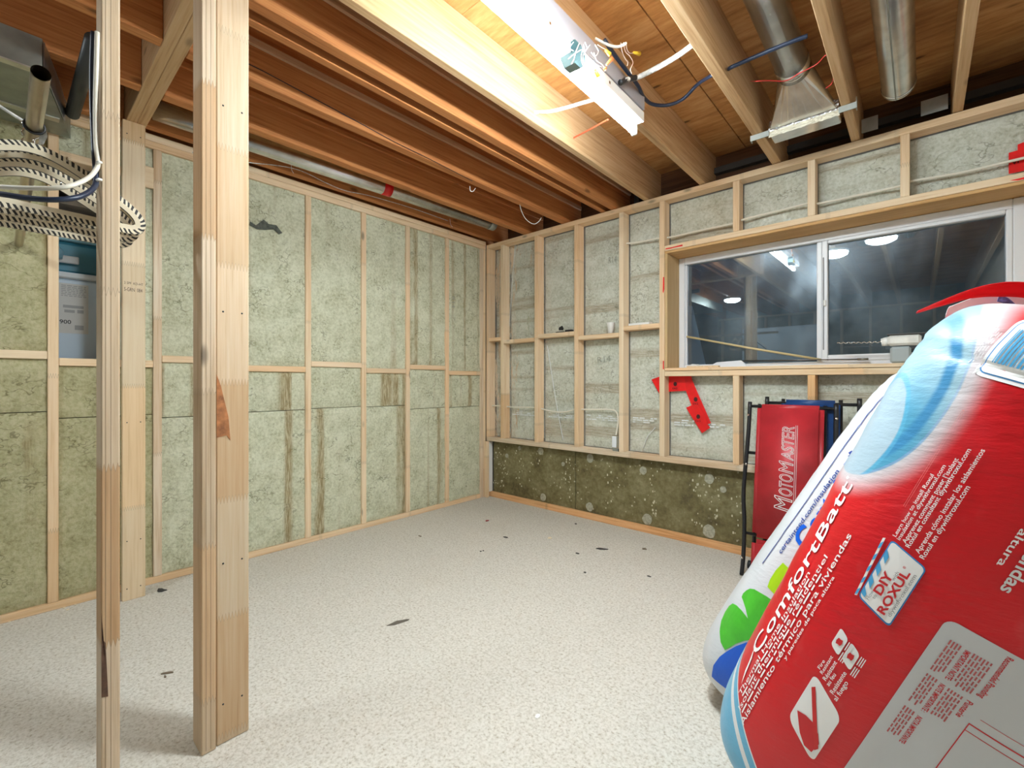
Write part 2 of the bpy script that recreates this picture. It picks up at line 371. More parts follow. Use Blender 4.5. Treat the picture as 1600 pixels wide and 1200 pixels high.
def batt(lo, hi, m, parent, face='x', amp=.008, step=.035, seed=0, name='insulation_batt'):
    """a slab of mineral wool with an uneven face; face 'x' looks to +X, face 'y' looks to -Y"""
    bm = bmesh.new()
    if face == 'x': W, H, D = hi[1]-lo[1], hi[2]-lo[2], hi[0]-lo[0]
    else: W, H, D = hi[0]-lo[0], hi[2]-lo[2], hi[1]-lo[1]
    nu, nv = max(3, int(W/step)), max(3, int(H/step))
    g = []
    for j in range(nv+1):
        row = []
        for i in range(nu+1):
            u, v = i/nu, j/nv
            e = min(1, min(u, 1-u, ) * W/.02, min(v, 1-v)*H/.014)
            p = Vector((u*W*7+seed*3.1, v*H*7, seed*1.7))
            d = amp*(noise.noise(p)+.5*noise.noise(p*2.7)) - (1-e)*.007 - .006
            x = (u-.5)*W; z = (v-.5)*H
            row.append(bm.verts.new((D/2+d, x, z) if face == 'x' else (x, -D/2-d, z)))
        g.append(row)
    for j in range(nv):
        for i in range(nu): bm.faces.new((g[j][i], g[j][i+1], g[j+1][i+1], g[j+1][i]))
    edge = g[0]+[r[-1] for r in g[1:]]+g[-1][-2::-1]+[r[0] for r in g[-2:0:-1]]
    back = [bm.verts.new((-D/2, v.co.y, v.co.z) if face == 'x' else (v.co.x, D/2, v.co.z)) for v in edge]
    for i in range(len(edge)): j = (i+1) % len(edge); bm.faces.new((edge[i], edge[j], back[j], back[i]))
    bm.faces.new(back)
    me = bm_mesh(name, bm); c = Vector([(lo[k]+hi[k])/2 for k in range(3)])
    return link(name, me, m, parent, c)
sd = 0
for k in range(9):
    y0, y1 = LS[k][1]+.001, LS[k+1][0]-.001
    b0, b1 = blk[k]
    board('blocking', (-.089, y0, b0), (0, y1, b1), STUD, wl, 'y')
    parts = [(Z0+.001, seam[k]-.002), (seam[k]+.002, b0-.001), (b1+.001, Z1-.001)]
    if k == 2: parts = [parts[0], parts[1], (2.24, Z1-.001)]
    for (a, b) in parts:
        sd += 1; batt((-.089, y0, a), (-.003, y1, b), WOOL_BROWN_SHADE if k < 3 and b < 1.25 or k < 2 else WOOL, wl, 'x', .008 if k > 3 else .011, .035, sd)
batt((-.089, -2.70, 1.2235), (-.003, LS[3][0]-.001, 2.199), WOOL, wl, 'x', .008, .035, 99)
board('blocking', (-.089, LS[2][1]+.001, 2.20), (0, LS[3][0]-.001, 2.238), STUD, wl, 'y')
board('blocking', (-.005, -2.612, 2.16), (.012, -2.5675, 2.275), STUD, wl, 'y')
# dark crack and torn fibre patches in the wool
tear = [onx(391, 346, .003), onx(400, 352, .003), onx(412, 343, .003), onx(420, 350, .003), onx(432, 352, .003), onx(441, 364, .003), onx(436, 366, .003), onx(428, 358, .003), onx(414, 359, .003), onx(402, 358, .003), onx(391, 352, .003)]
poly_slab('torn_patch', tear, (-1, 0, 0), .004, plain('dark_wool', (.10, .11, .09), .95, noise_amt=.4, nscale=60), wl)
# ------------------------------------------------------------------ window wall (right)
wr = boxo('wall_right', (-.12, .135, -.06), (3.8, .16, .60), CONCRETE); meta(wr, 'raised stud wall under clear film with window, on the right', None, None, 'structure')
boxo('sheathing', (-.12, .15, .60), (1.785, .175, 2.46), CONCRETE, wr)
boxo('sheathing', (1.785, .15, .60), (3.8, .175, 1.16), CONCRETE, wr)
boxo('sheathing', (1.785, .15, 2.06), (3.8, .175, 2.46), CONCRETE, wr)
boxo('sheathing', (3.56, .15, 1.16), (3.8, .175, 2.06), CONCRETE, wr)
ZP = 2.426
board('top_plate', (.0035, 0, ZP-.038), (3.78, .089, ZP), STUD, wr, 'x')
board('mid_plate', (.003, 0, .539), (3.78, .089, .577), GREY_STUD, wr, 'x')
board('bottom_rail', (.0, .028, .0), (3.78, .066, .046), wood('fir_rail', (.85, .56, .32), (.78, .46, .23), (.55, .27, .10), seg=1.6, segamt=.5), wr, 'x')
RS = [0.0005, .191, .601, 1.019, 1.425]
ZA, ZB = .5775, ZP-.0385
for k, x in enumerate(RS):
    board('stud', (x, 0, ZA), (x+.038, .089, ZB), STUD, wr, 'z', jit=.0006)
board('king_stud', (1.744, 0, ZA), (1.782, .089, ZB), STUD, wr, 'z')
rb = [(1.496, 1.528), (1.464, 1.497), (1.488, 1.522), (1.447, 1.481), (1.492, 1.526)]
xs = RS+[1.744]
for k in range(5):
    a, b = xs[k]+.0385, xs[k+1]-.0005
    board('blocking', (a, .0, rb[k][0]), (b, .089, rb[k][1]), STUD, wr, 'x')
# corner post down to the floor
board('corner_post', (.004, -.033, 0), (.045, -.001, .536), STUD, wr, 'z')
board('corner_post', (.004, .0, .0465), (.03, .06, .536), WHITE_PL, wr, 'z')
# window opening: header, sill, cripples, jamb lining
HX0, HX1 = 1.783, 3.78
board('header', (HX0, 0, 2.03), (HX1, .089, 2.066), STUD, wr, 'x')
board('sill_plate', (HX0, 0, 1.146), (HX1, .089, 1.181), STUD, wr, 'x')
board('sill_board', (HX0, .002, 1.184), (3.54, .25, 1.204), STUD, wr, 'x')
LIN = wood('plywood_lining', (.66, .48, .26), (.58, .40, .20), (.45, .28, .12), seg=9, segamt=0, knots=0)
LIN2 = wood('header_lining', (.72, .47, .22), (.64, .38, .16), (.48, .26, .09), seg=9, segamt=0, knots=.2)
board('jamb_lining', (HX0, .004, 1.2045), (HX0+.018, .25, 2.012), LIN, wr, 'z')
board('jamb_lining', (3.54, .004, 1.2045), (3.558, .25, 2.012), LIN, wr, 'z')
board('head_lining', (HX0, .004, 2.0125), (3.56, .25, 2.029), LIN2, wr, 'x')
for x in (2.234, 2.64, 3.05, 3.60):
    board('cripple_stud', (x, 0, 2.0665), (x+.038, .089, ZB), STUD, wr, 'z')
    board('cripple_stud', (x, 0, ZA), (x+.038, .089, 1.1455), STUD if x < 2.5 else wood('orange_pine', (.85, .58, .33), (.78, .48, .24), (.6, .32, .14)), wr, 'z')
# wool behind the film, one slab per bay, and the film itself
bays = [(xs[k]+.038, xs[k+1]) for k in range(5)]
def cell(x0, x1, z0, z1, fold=0.):
    global sd
    sd += 1
    batt((x0, .095, z0), (x1, .148, z1), WOOL_R, wr, 'y', .004, .05, sd)
    bm = bmesh.new(); nu, nv = 8, max(6, int((z1-z0)/.05)); g = []
    for j in range(nv+1):
        row = []
        for i in range(nu+1):
            u, v = i/nu, j/nv; e = min(u, 1-u)*2
            p = Vector((u*3+sd, v*(z1-z0)*3.5, sd*.7)); d = .006*noise.noise(p)+.004*noise.noise(p*2.3)
            row.append(bm.verts.new((x0+u*(x1-x0), .089+d*min(1, e*2), z0+v*(z1-z0))))
        g.append(row)
    for j in range(nv):
        for i in range(nu): bm.faces.new((g[j][i], g[j][i+1], g[j+1][i+1], g[j+1][i]))
    me = bm_mesh('vapour_barrier_film', bm, True); c = recenter(me); link('vapour_barrier_film', me, FILM, wr, c)
for k, (a, b) in enumerate(bays):
    cell(a+.001, b-.001, ZA+.001, rb[k][0]-.001); cell(a+.001, b-.001, rb[k][1]+.001, ZB-.001)
cr = [1.782, 2.234, 2.64, 3.05, 3.60]
for a, b in zip(cr, cr[1:]):
    a2 = a+.038 if a > 1.79 else a
    cell(a2+.001, b-.001, ZA+.001, 1.145); cell(a2+.001, b-.001, 2.067, ZB-.001)
GLINT = plain('film_crease_glint', (.74, .76, .75), .35)  # pale colour stands in for highlights along creases of the film
for pts, w_ in (([(855, 540), (862, 585), (870, 635), (880, 688)], .0035), ([(806, 372), (801, 430), (795, 520)], .0018), ([(1005, 700), (1012, 682), (1024, 668)], .003)):
    tube('film_crease_glint', bezier_pts([ony(a, b, .0825) for a, b in pts]), w_, GLINT, wr, 6)
STAMP = plain('faded_grey_ink', (.33, .34, .28), .9)
flat_text('batt_stamp', 'R14', STAMP, wr, ony(934, 567, .0785), (1, 0, .1), (-.1, 0, 1), .12, .045)
flat_text('batt_stamp', 'R14', STAMP, wr, ony(951, 412, .0785), (1, 0, 0), (0, 0, 1), .07, .05)
flat_text('batt_stamp', 'R14', STAMP, wl, onx(706, 463, .003), (0, 0, -1), (0, 1, 0), .10, .035)
# the film's printed strip near the bottom
PRINT = plain('white_print_on_film', (.80, .82, .82), .5)
bmp = bmesh.new(); rr = random.Random(4)
for x0, x1 in ((.25, .58), (.68, .98), (1.07, 1.40), (1.48, 1.70), (1.80, 2.2)):
    for row in range(3):
        x = x0+.02
        while x < x1-.03:
            wd = rr.uniform(.01, .05)
            if rr.random() > .3: box_bm(bmp, (x, .0795, .835-row*.016-.004), (min(x+wd, x1-.01), .0802, .835-row*.016+.004))
            x += wd+.008
me = bm_mesh('film_print', bmp); c = recenter(me); meta(link('film_print', me, PRINT, wr, c), None, None, None, 'stuff')
# stained board under the raised wall with dabs of adhesive
lp = boxo('foundation_panel', (.03, .07, .003), (.98, .13, .536), MOSS, wr, .004)
boxo('foundation_panel', (.984, .072, .003), (3.78, .13, .536), MOSS, wr, .004)
boxo('foundation_panel', (.045, .03, .5365), (3.76, .13, .538), MOSS, wr)
DAB = plain('dried_adhesive', (.40, .385, .29), .7, noise_amt=.3, nscale=60, bump=.4)
for px, py, rad in ((845, 705, .032), (849, 777, .034), (922, 716, .035), (921, 792, .036), (1011, 811, .040), (1108, 830, .046), (1108, 748, .035), (1005, 735, .030), (770+22, 712, .02), (812, 700, .02), (1130, 765, .022), (880, 725, .018)):
    p = ony(px, py, .069); pts = []
    for q in range(14):
        a = q/14*2*math.pi; r_ = rad*(.92+.16*random.random()); pts.append((p.x+r_*math.cos(a)*.9, .0705, p.z+r_*math.sin(a)))
    poly_slab('adhesive_dab', pts, (0, -1, 0), .004, DAB, wr)
bmp = bmesh.new()
for cxp, n in ((775, 16), (786, 26), (812, 12), (835, 8), (885, 14), (893, 14), (950, 12), (1020, 18), (1090, 20), (1120, 16), (1150, 10)):
    for q in range(n):
        px = cxp+random.gauss(0, 5); f_ = random.random(); y0 = 700+(cxp-780)*.13; y1 = 760+(cxp-780)*.2
        p = ony(px, y0+f_*(y1-y0), .069); r_ = random.uniform(.0015, .0055)
        if .05 < p.z < .52: box_bm(bmp, (p.x-r_, .068, p.z-r_*1.5), (p.x+r_*.8, .0705, p.z+r_*1.5))
me = bm_mesh('adhesive_specks', bmp); c = recenter(me); meta(link('adhesive_specks', me, plain('pale_adhesive', (.62, .58, .42), .7), wr, c), None, None, None, 'stuff')
# ------------------------------------------------------------------ unseen walls that close the room
wb = boxo('wall_behind', (-.12, -6.66, -.06), (3.8, -6.6, 2.7), plain('dim_wool_wall', (.34, .34, .25), .9, noise_amt=.3, nscale=8)); meta(wb, 'stud wall behind the viewer', None, None, 'structure')
for k in range(10): board('stud', (.0+k*.41, -6.6, .04), (.038+k*.41, -6.512, 2.4), STUD, wb, 'z')
board('top_plate', (-.05, -6.6, 2.401), (3.75, -6.511, 2.43), STUD, wb, 'x')
wn = boxo('wall_near_right', (3.74, -6.6, 0), (3.8, .135, 2.684), plain('dim_drywall', (.62, .60, .54), .9)); meta(wn, 'plain wall that the insulation bags lean on', None, None, 'structure')
wp_ = boxo('reflection_panel', (.75, -5.35, 0), (1.95, -5.25, 2.05), plain('pale_blue_wrap', (.62, .72, .82), .35), None, .01); meta(wp_, 'pale blue plastic-wrapped panel added far behind the viewer for its reflection', 'reflection panel')  # added panel, placed for its bluish reflection in the window glass
boxo('stand', (.8, -5.6, 0), (1.9, -5.351, .05), STUD, wp_)
ws = boxo('wall_storage', (-1.36, -4.2, -.06), (-1.32, -2.3, 2.7), CONCRETE); meta(ws, 'plain walls of the storage room behind the left wall', None, None, 'structure')
boxo('side', (-1.32, -2.34, -.06), (-.121, -2.3, 2.7), CONCRETE, ws); boxo('side', (-1.32, -4.2, -.06), (-.121, -4.16, 2.7), CONCRETE, ws)
boxo('lid', (-1.32, -4.16, 2.5), (-.161, -2.34, 2.54), CONCRETE, ws); boxo('slab', (-1.32, -4.16, -.06), (-.121, -2.34, -.001), CONCRETE, ws)
# ------------------------------------------------------------------ ceiling: subfloor sheets and joists
ce = boxo('ceiling', (-.3, -6.66, ZS+.019), (3.85, .4, ZS+.06), CONCRETE); meta(ce, 'open joist ceiling of brown lumber and plywood', None, None, 'structure')
for k, (x0, x1) in enumerate(((-.3, 1.03), (1.033, 2.253), (2.256, 3.85))):
    for y0, y1 in ((-6.6, -4.2), (-4.198, -1.8), (-1.798, .40)):
        boxo('subfloor_sheet', (x0, y0, ZS), (x1-.003, y1, ZS+.018), PLY, ce)
JS = [(.04, .09, JOIST), (.472, .53, JOIST), (.888, .944, JOIST), (1.266, 1.304, JOIST), (1.352, 1.406, JOIST)]
for a, b, m_ in JS:
    board('joist', (a, -2.618, ZT if a > .1 else TPL+.001), (b, .22, ZS-.001), m_, ce, 'y')
    board('joist', (a, -6.55, ZT), (b, -2.702, ZS-.001), m_, ce, 'y')
for a, b, m_ in ((1.622, 1.662, JOIST_LIGHT), (2.022, 2.062, JOIST_LIGHT), (2.455, 2.503, JOIST_LIGHT), (2.844, 2.882, JOIST_LIGHT), (3.246, 3.284, JOIST_LIGHT), (3.65, 3.69, JOIST_LIGHT)):
    board('joist', (a, -6.55, ZT), (b, .22, ZS-.001), m_, ce, 'y')
board('rim_joist', (-.3, .222, ZT), (3.85, .262, ZS-.001), wood('shaded_rim', (.16, .07, .03), (.10, .045, .02), (.05, .02, .01), seg=9, segamt=0), ce, 'x')  # rim wood coloured dark to put shade into the recess behind the joists
board('rim_joist', (-.16, -6.6, TPL+.001), (-.11, .22, ZS-.001), JOIST, ce, 'y')
STRAP = wood('pale_strapping', (.62, .42, .26), (.55, .33, .19), (.4, .22, .11), seg=9, segamt=0, knots=.2)
board('strapping', (.9445, -2.61, 2.580), (.962, .2, 2.612), STRAP, ce, 'y')
board('strapping', (1.4065, -2.61, 2.580), (1.424, .2, 2.612), STRAP, ce, 'y')
board('strapping', (.5305, -2.61, 2.590), (.546, .2, 2.618), JOIST, ce, 'y')
# the beam under the joists' ends and the lumber posts carrying it
bt = thing('support_beam', (.05, -2.66, ZT), 'built-up two-ply wooden beam running from the left wall to the double post', 'beam')
board('beam_ply', (.02, -2.701, ZT), (1.70, -2.6605, ZS-.002), JOIST_LIGHT, bt, 'x')
board('beam_ply', (.02, -2.6600, ZT), (1.70, -2.6195, ZS-.002), JOIST_LIGHT, bt, 'x')
def nails(parent, face_x, y0, y1, zs):
    for z in zs:
        for y in (y0+.018, y1-.02):
            cyl_between('nail', (face_x-.002, y, z), (face_x+.0008, y, z+.0005), .0028, BLACK_M, parent, 8)
wp = thing('wall_post', (.14, -2.67, 0), 'wide pale lumber post against the left wall holding the beam end', 'post')
o = board('lumber', (.108, -2.717, 0), (.146, -2.625, ZT-.001), wood('wide_post', (.86, .73, .54), (.81, .66, .46), (.68, .51, .32), seg=.62, segamt=.8, knots=.35), wp, 'z')
nails(wp, .146, -2.717, -2.625, (.06, .30, .9, 2.36))
flat_text('grade_stamp', '2 SPF  KD-HT', TAPE_INK, wp, (.146, -2.71, 1.60), (0, 1, 0), (0, 0, 1), .075, .012, lift=.0006)
flat_text('grade_stamp', 'S-GRN  084', TAPE_INK, wp, (.146, -2.71, 1.565), (0, 1, 0), (0, 0, 1), .072, .018, lift=.0006)
p1 = thing('partition_stud', (1.5, -2.93, 0), 'finger-jointed stud nearest the left edge with cables stapled along it', 'stud')
FJ = wood('finger_jointed_pine', (.66, .55, .42), (.60, .47, .335), (.44, .31, .19), seg=.46, segamt=.9, knots=.9)
board('lumber', (1.462, -2.947, 0), (1.551, -2.909, ZS-.002), FJ, p1, 'z', .003)
p2 = thing('double_post', (1.5, -2.66, 0), 'double lumber post standing in the foreground, right of the lone stud', 'post')
board('stud', (1.461, -2.726, 0), (1.55, -2.688, ZT-.0005), FJ, p2, 'z', .003)
board('flat_stud', (1.503, -2.685, 0), (1.541, -2.595, ZT-.0005), wood('blotchy_pine', (.66, .56, .43), (.61, .48, .335), (.47, .33, .20), seg=.36, segamt=1., knots=.95), p2, 'z', .003)
KERF = plain('saw_kerf', (.22, .15, .09), .9)
for yy, pr, x_ in ((-2.938, p1, 1.551), (-2.9275, p1, 1.551), (-2.714, p2, 1.55), (-2.702, p2, 1.55)): boxo('kerf_line', (x_-.001, yy-.0006, .01), (x_+.0002, yy+.0006, 2.42), KERF, pr)
nails(p2, 1.541, -2.685, -2.595, (.12, .55, 1.32, 1.95))
# splintered bark edge on the flat stud
poly_slab('bark_split', [onx(338.5, 585, 1.5415), onx(345, 603, 1.5415), onx(357, 652, 1.5415), onx(360, 688, 1.5415), onx(354, 680, 1.5415), onx(338.5, 684, 1.5415)], (1, 0, 0), .0008, plain('brown_bark', (.36, .14, .05), .8, noise_amt=.4, nscale=50), p2)
poly_slab('bark_split', [onx(158.5, 958, 1.5515), onx(160, 998, 1.5515), onx(165, 1005, 1.5515), onx(166, 1040, 1.5515), onx(169, 1088, 1.5515), onx(158.5, 1090, 1.5515)], (1, 0, 0), .0008, plain('dark_bark', (.10, .05, .03), .8, noise_amt=.4, nscale=50), p1)
# ================================================================== WINDOW
wd = thing('window_1', (2.67, .23, 1.2045), 'white vinyl sliding basement window', None); wd['kind'] = 'structure'
YF = .205
def bar(name, x0, x1, z0, z1, y0=YF, y1=.26, m=WHITE): return boxo(name, (x0, y0, z0), (x1, y1, z1), m, wd, .004)
XL, XR, ZB_, ZT_ = 1.803, 3.539, 1.206, 2.011
bar('frame_stile', XL, XL+.042, ZB_, ZT_); bar('frame_stile', XR-.07, XR, ZB_, ZT_)
bar('frame_rail', XL+.0425, XR-.0705, ZB_, ZB_+.024); bar('frame_rail', XL+.0425, XR-.0705, ZT_-.05, ZT_)
bar('sash_stile', 2.655, 2.682, ZB_+.0245, ZT_-.0505, YF+.006); bar('sash_stile', 2.6825, 2.712, ZB_+.0245, ZT_-.0505, YF-.004)
bar('sash_stile', 3.445, 3.4685, ZB_+.0245, ZT_-.0505, YF-.002)
bar('sash_rail', 2.7125, 3.4445, ZB_+.0245, ZB_+.062, YF-.004); bar('sash_rail', 2.7125, 3.4445, ZT_-.07, ZT_-.0505, YF-.004)
bar('glazing_bead', 1.8455, 1.858, ZB_+.0245, ZT_-.0505, YF+.012)
bar('pull_handle', 2.688, 2.694, 1.30, 1.86, YF-.010, YF-.0045, plain('grey_shadow_groove', (.30, .30, .32), .5))
boxo('latch', (2.692, YF-.016, 1.565), (2.704, YF-.0045, 1.60), WHITE_PL, wd, .002)
for n_, (a, b, z0) in enumerate(((1.8585, 2.6545, ZB_+.025), (2.713, 3.444, ZB_+.0625))):
    bm = bmesh.new(); y = YF+.03
    vs = [bm.verts.new(p) for p in ((a, y, z0), (b, y, z0), (b, y, ZT_-.05), (a, y, ZT_-.05))]; bm.faces.new(vs)
    me = bm_mesh('glass_pane', bm); c = recenter(me); link('glass_pane', me, GLASS, wd, c)
pn = poly_slab('daylight_panel', [(1.66, .62, .91), (1.87, .62, .91), (1.855, .62, 1.24), (1.75, .62, 1.72), (1.66, .62, 1.75)], (0, .02, 0), .02, plain('pale_panel', (.75, .85, .95), .6)); meta(pn, 'pale panel added as a sliver of daylight outside the left end of the window', 'panel')  # pale panel added to stand in for a sliver of daylight
# steel window well outside
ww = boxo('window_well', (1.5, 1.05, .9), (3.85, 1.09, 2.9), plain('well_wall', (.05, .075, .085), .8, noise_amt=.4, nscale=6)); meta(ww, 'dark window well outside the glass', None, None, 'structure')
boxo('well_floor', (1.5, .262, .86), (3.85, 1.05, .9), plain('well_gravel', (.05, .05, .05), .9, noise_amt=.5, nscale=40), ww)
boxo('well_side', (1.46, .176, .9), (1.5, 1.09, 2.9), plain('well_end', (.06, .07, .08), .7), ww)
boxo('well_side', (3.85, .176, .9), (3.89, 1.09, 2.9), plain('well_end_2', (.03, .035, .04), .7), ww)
boxo('sky_cover', (1.95, .176, 2.55), (3.9, 1.2, 2.59), plain('sky_cover_dark', (.05, .045, .04), .8), ww)  # added cover blocks the sky, with a gap left for daylight
# ================================================================== LAMPS
def strip_light(loc, length, rot, label, tube_m, chan=True):
    """bare-tube strip light; the tube runs along local Y, the back sits at z = 0"""
    t = thing('strip_light', loc, label, 'ceiling light', None, (0, 0, rot))
    def loc_box(n, lo, hi, m, b=.002):
        bm = bmesh.new(); box_bm(bm, lo, hi, b); me = bm_mesh(n, bm); c = recenter(me); return link(n, me, m, t, c, local=True)
    h = length/2
    loc_box('housing', (-.036, -h, -.048), (.036, h, -.0005), plain('lamp_enamel', (.80, .80, .80), .35) if chan else WHITE_PL)
    for s_ in (-1, 1):
        loc_box('socket', (-.028, s_*h-(.012 if s_ > 0 else 0), -.098), (.0, s_*h+(.012 if s_ < 0 else 0), -.0485), WHITE_PL)
    bm = bmesh.new(); tube_bm(bm, [(-.014, -h+.013, -.078), (-.014, h-.013, -.078)], .0165, 16)
    me = bm_mesh('tube', bm, True); c = recenter(me); link('tube', me, tube_m, t, c, local=True)
    for y in (-.25, .12, .45):
        loc_box('knockout', (.0362, h*y-.006, -.03), (.0372, h*y+.006, -.018), GALV)
    return t
strip_light((2.092, -1.64, ZT-.002), 1.24, .012, 'lit bare-tube strip light screwed to the joists above the window side', TUBE_M)
# the ballast channel lying on top of it against the joist
bc = boxo('ballast_channel', (2.064, -2.26, ZT), (2.128, -1.03, ZT+.075), plain('grey_enamel', (.34, .33, .36), .45), None, .002)
meta(bc, 'grey steel channel lying above the lit strip light', 'channel')
def dome_light(x, y, label, DOME_M):
    t = thing('dome_light', (x, y, ZT), label, 'ceiling light')
    o = lathe('base', [(.001, -.001), (.125, -.001), (.125, -.02), (.001, -.02)], WHITE_PL, t, (x, y, ZT), 28)
    lathe('diffuser', [(.001, -.0205), (.115, -.0205), (.112, -.04), (.08, -.058), (.001, -.066)], DOME_M, t, (x, y, ZT), 28)
dome_light(2.863, -1.74, 'round dome lamp under the joist above the insulation bags', DOMES[0])
dome_light(2.479, -2.02, 'unseen round fill lamp added under the joist right of the strip light', DOMES[1])  # added out of view; carries most of the room's fill light
dome_light(.916, -4.1, 'round fill lamp added behind the viewer', DOMES[2])  # added to fill the left wall and the near left floor
hl = bpy.data.lights.new('storage_fill', 'POINT'); hl.energy = STORE_FILL; hl.color = (.85, .93, 1.); hl.shadow_soft_size = .06
ho = bpy.data.objects.new('storage_fill', hl); C.objects.link(ho); ho.location = (-.20, -3.35, 1.95)  # added point light, hidden by the wall, that lights the appliance
meta(ho, 'unseen fill light added in the storage room behind the left wall', 'fill light')
# junction box with its bundle of wires
X0 = 2.185
jp = onx(903, 84, X0)
jb = thing('junction_box', jp, 'octagonal steel junction box with loose wires beside the lit tube', 'junction box')
bm = bmesh.new(); ringA = []; ringB = []
for k in range(8):
    a = math.pi/8+k*math.pi/4; ringA.append(bm.verts.new((jp.x-.05, jp.y+.05*math.cos(a), jp.z+.045*math.sin(a)))); ringB.append(bm.verts.new((jp.x, jp.y+.052*math.cos(a), jp.z+.047*math.sin(a))))
bm.faces.new(ringA)
for k in range(8): bm.faces.new((ringA[k], ringA[(k+1) % 8], ringB[(k+1) % 8], ringB[k]))
me = bm_mesh('box', bm); c = recenter(me); link('box', me, plain('teal_grey_steel', (.30, .42, .43), .4, .6), jb, c)
def wires(name, pts, r, m, parent, x=X0, dx=0., n=6):
    return tube(name, bezier_pts([onx(a, b, x+dx*k+random.uniform(-.006, .006)) for k, (a, b) in enumerate(pts)], n), r, m, parent, 6)
for pts in (((912, 70), (914, 82), (918, 96), (922, 104), (925, 110)), ((905, 68), (900, 80), (897, 92), (893, 100)), ((912, 72), (908, 90), (912, 104), (922, 110), (930, 112)),
            ((918, 75), (911, 88), (914, 102), (926, 112), (932, 117)), ((930, 70), (935, 80), (930, 88), (924, 82)), ((908, 78), (898, 84), (888, 92))):
    wires('wire', pts, .0016, PINK_WIRE, jb, dx=.004)
for pts in (((896, 66), (890, 75), (896, 80)), ((914, 66), (918, 74), (922, 70)), ((926, 95), (934, 102), (940, 104))): wires('wire', pts, .0016, plain('grey_wire', (.55, .62, .66), .4), jb, dx=.004)
for pts in (((928, 82), (932, 94), (940, 100), (946, 107)), ((934, 70), (940, 74), (948, 78)),): wires('wire', pts, .0017, PINK_WIRE, jb, dx=.004)
def nut(a, b, m):
    A, B = onx(*a, X0+.015), onx(*b, X0+.02); cyl_between('wire_nut', A, B, .0045, m, jb, 10, True, .0085)
nut((946, 78), (953, 85), YEL); nut((929, 109), (935, 120), YEL); nut((948, 101), (956, 92), ORG); nut((944, 106), (946, 108), ORG)
cw = thing('loose_cable', onx(980, 70, 2.2), 'cut white cable with bared pink wires and yellow nut under the joists', 'cable')
tube('jacket', bezier_pts([onx(930, 60, 2.12), onx(950, 70, 2.16), onx(965, 73, 2.2), onx(978, 68, 2.25)]), .0055, CABLE_W, cw)
wires('wire', ((970, 66), (972, 80), (977, 92), (981, 97), (980, 103)), .0017, PINK_WIRE, cw, 2.2)
wires('wire', ((974, 66), (977, 80), (984, 88), (989, 98), (985, 108), (987, 115)), .0017, PINK_WIRE, cw, 2.2)
wires('wire', ((978, 66), (980, 78), (984, 83), (990, 83)), .0016, PINK_WIRE, cw, 2.2)
cyl_between('wire_nut', onx(990, 82, 2.2), onx(999, 84, 2.2), .0048, YEL, cw, 10, True, .009)
# ------------------------------------------------------------------ cables between the joists
def cable(name, label, pts, r, m, group=None, seg=8):
    o = tube(name, bezier_pts(pts, 8), r, m, None, seg); return meta(o, label, 'cable', group)
cable('wrapped_cable', 'short foil-wrapped cable poking out of the lit joist left of the tube', [onx(834, 176, 1.658), onx(842, 175, 1.672), onx(860, 174, 1.73), onz(885, 168, 2.50), onz(905, 162, 2.50), onz(926, 156, 2.50), onz(950, 148, 2.52)], .0095, CABLE_G)
cable('red_cable', 'orange-red cable poking out of the lit joist below the tube', [onx(896, 216, 1.66), onx(899, 214, 1.675), onz(922, 202, 2.475), onz(951, 186, 2.475)], .005, ORANGE_W)
cable('black_cable', 'black and blue cable drooping in a loop between two joists right of the tube', [onx(944, 62, 2.15), onx(962, 88, 2.155), onx(980, 112, 2.155), onx(997, 134, 2.15), onz(1006, 152, 2.5), onz(1020, 163, 2.5), onz(1045, 164, 2.5), onz(1068, 154, 2.5), onz(1090, 132, 2.52), onx(1115, 116, 2.452)], .0085, NAVY)
cable('wrapped_cable', 'thick white-wrapped cable with black end reaching right to the next joist', [onx(970, 128, 2.14), onx(980, 124, 2.15), onx(996, 121, 2.17), onz(1030, 104, 2.5), onz(1060, 86, 2.5), onz(1086, 67, 2.48), onz(1095, 60, 2.48)], .0115, CABLE_G)
tube('black_end', bezier_pts([onx(969, 129, 2.139), onx(980, 124, 2.149), onx(993, 121.5, 2.165)]), .0125, BLACK, bpy.data.objects['wrapped_cable.001'])
cable('black_cable', 'straight black cable crossing over the round duct to the joist at its left', [onx(1139, 107.5, 2.509), onx(1143, 105, 2.53), onz(1170, 93, 2.46), onz(1205, 78, 2.46), onz(1240, 64, 2.46), onz(1262, 56, 2.46)], .0085, NAVY)
cable('red_wire', 'thin red wire strung in front of the round duct and register boot', [onx(1173, 127, 2.506), onz(1180, 127, 2.45), onz(1200, 126, 2.44), onz(1228, 126, 2.44), onz(1250, 114, 2.44), onz(1275, 101, 2.44), onz(1288, 88, 2.44), onz(1296, 84, 2.44), onz(1299, 93, 2.44), onz(1302, 106, 2.44), onz(1303, 118, 2.44), onz(1299, 131, 2.44), onz(1290, 138, 2.43)], .0024, RED_WIRE, None, 6)
cable('dark_wire', 'thin dark wire stapled along the face of a dark joist', [onx(300, 60, .947), onx(395, 103, .947), onx(480, 148, .947), onx(560, 191, .947), onx(617, 222, .947), onx(680, 253, .947), onx(738, 283, .947)], .0022, BLACK, None, 6)
meta(tube('cable_staple', bezier_pts([onx(734, 291, .945), onx(735, 298, .95), onx(739, 299, .95), onx(743, 294, .945)]), .0025, WHITE_PL), 'small white hook hanging under the dark joist', 'hook')
cable('grey_wire', 'thin grey wire sagging above the left wall plate', [onx(300, 238, .115), onx(391, 254, .115), onx(420, 257, .115), onx(453, 262, .12), onx(478, 270, .12), onx(510, 286, .12), onx(540, 298, .12), onx(578, 306, .115), onx(640, 324, .11), onx(700, 345, .108)], .0025, CABLE_G, None, 6)
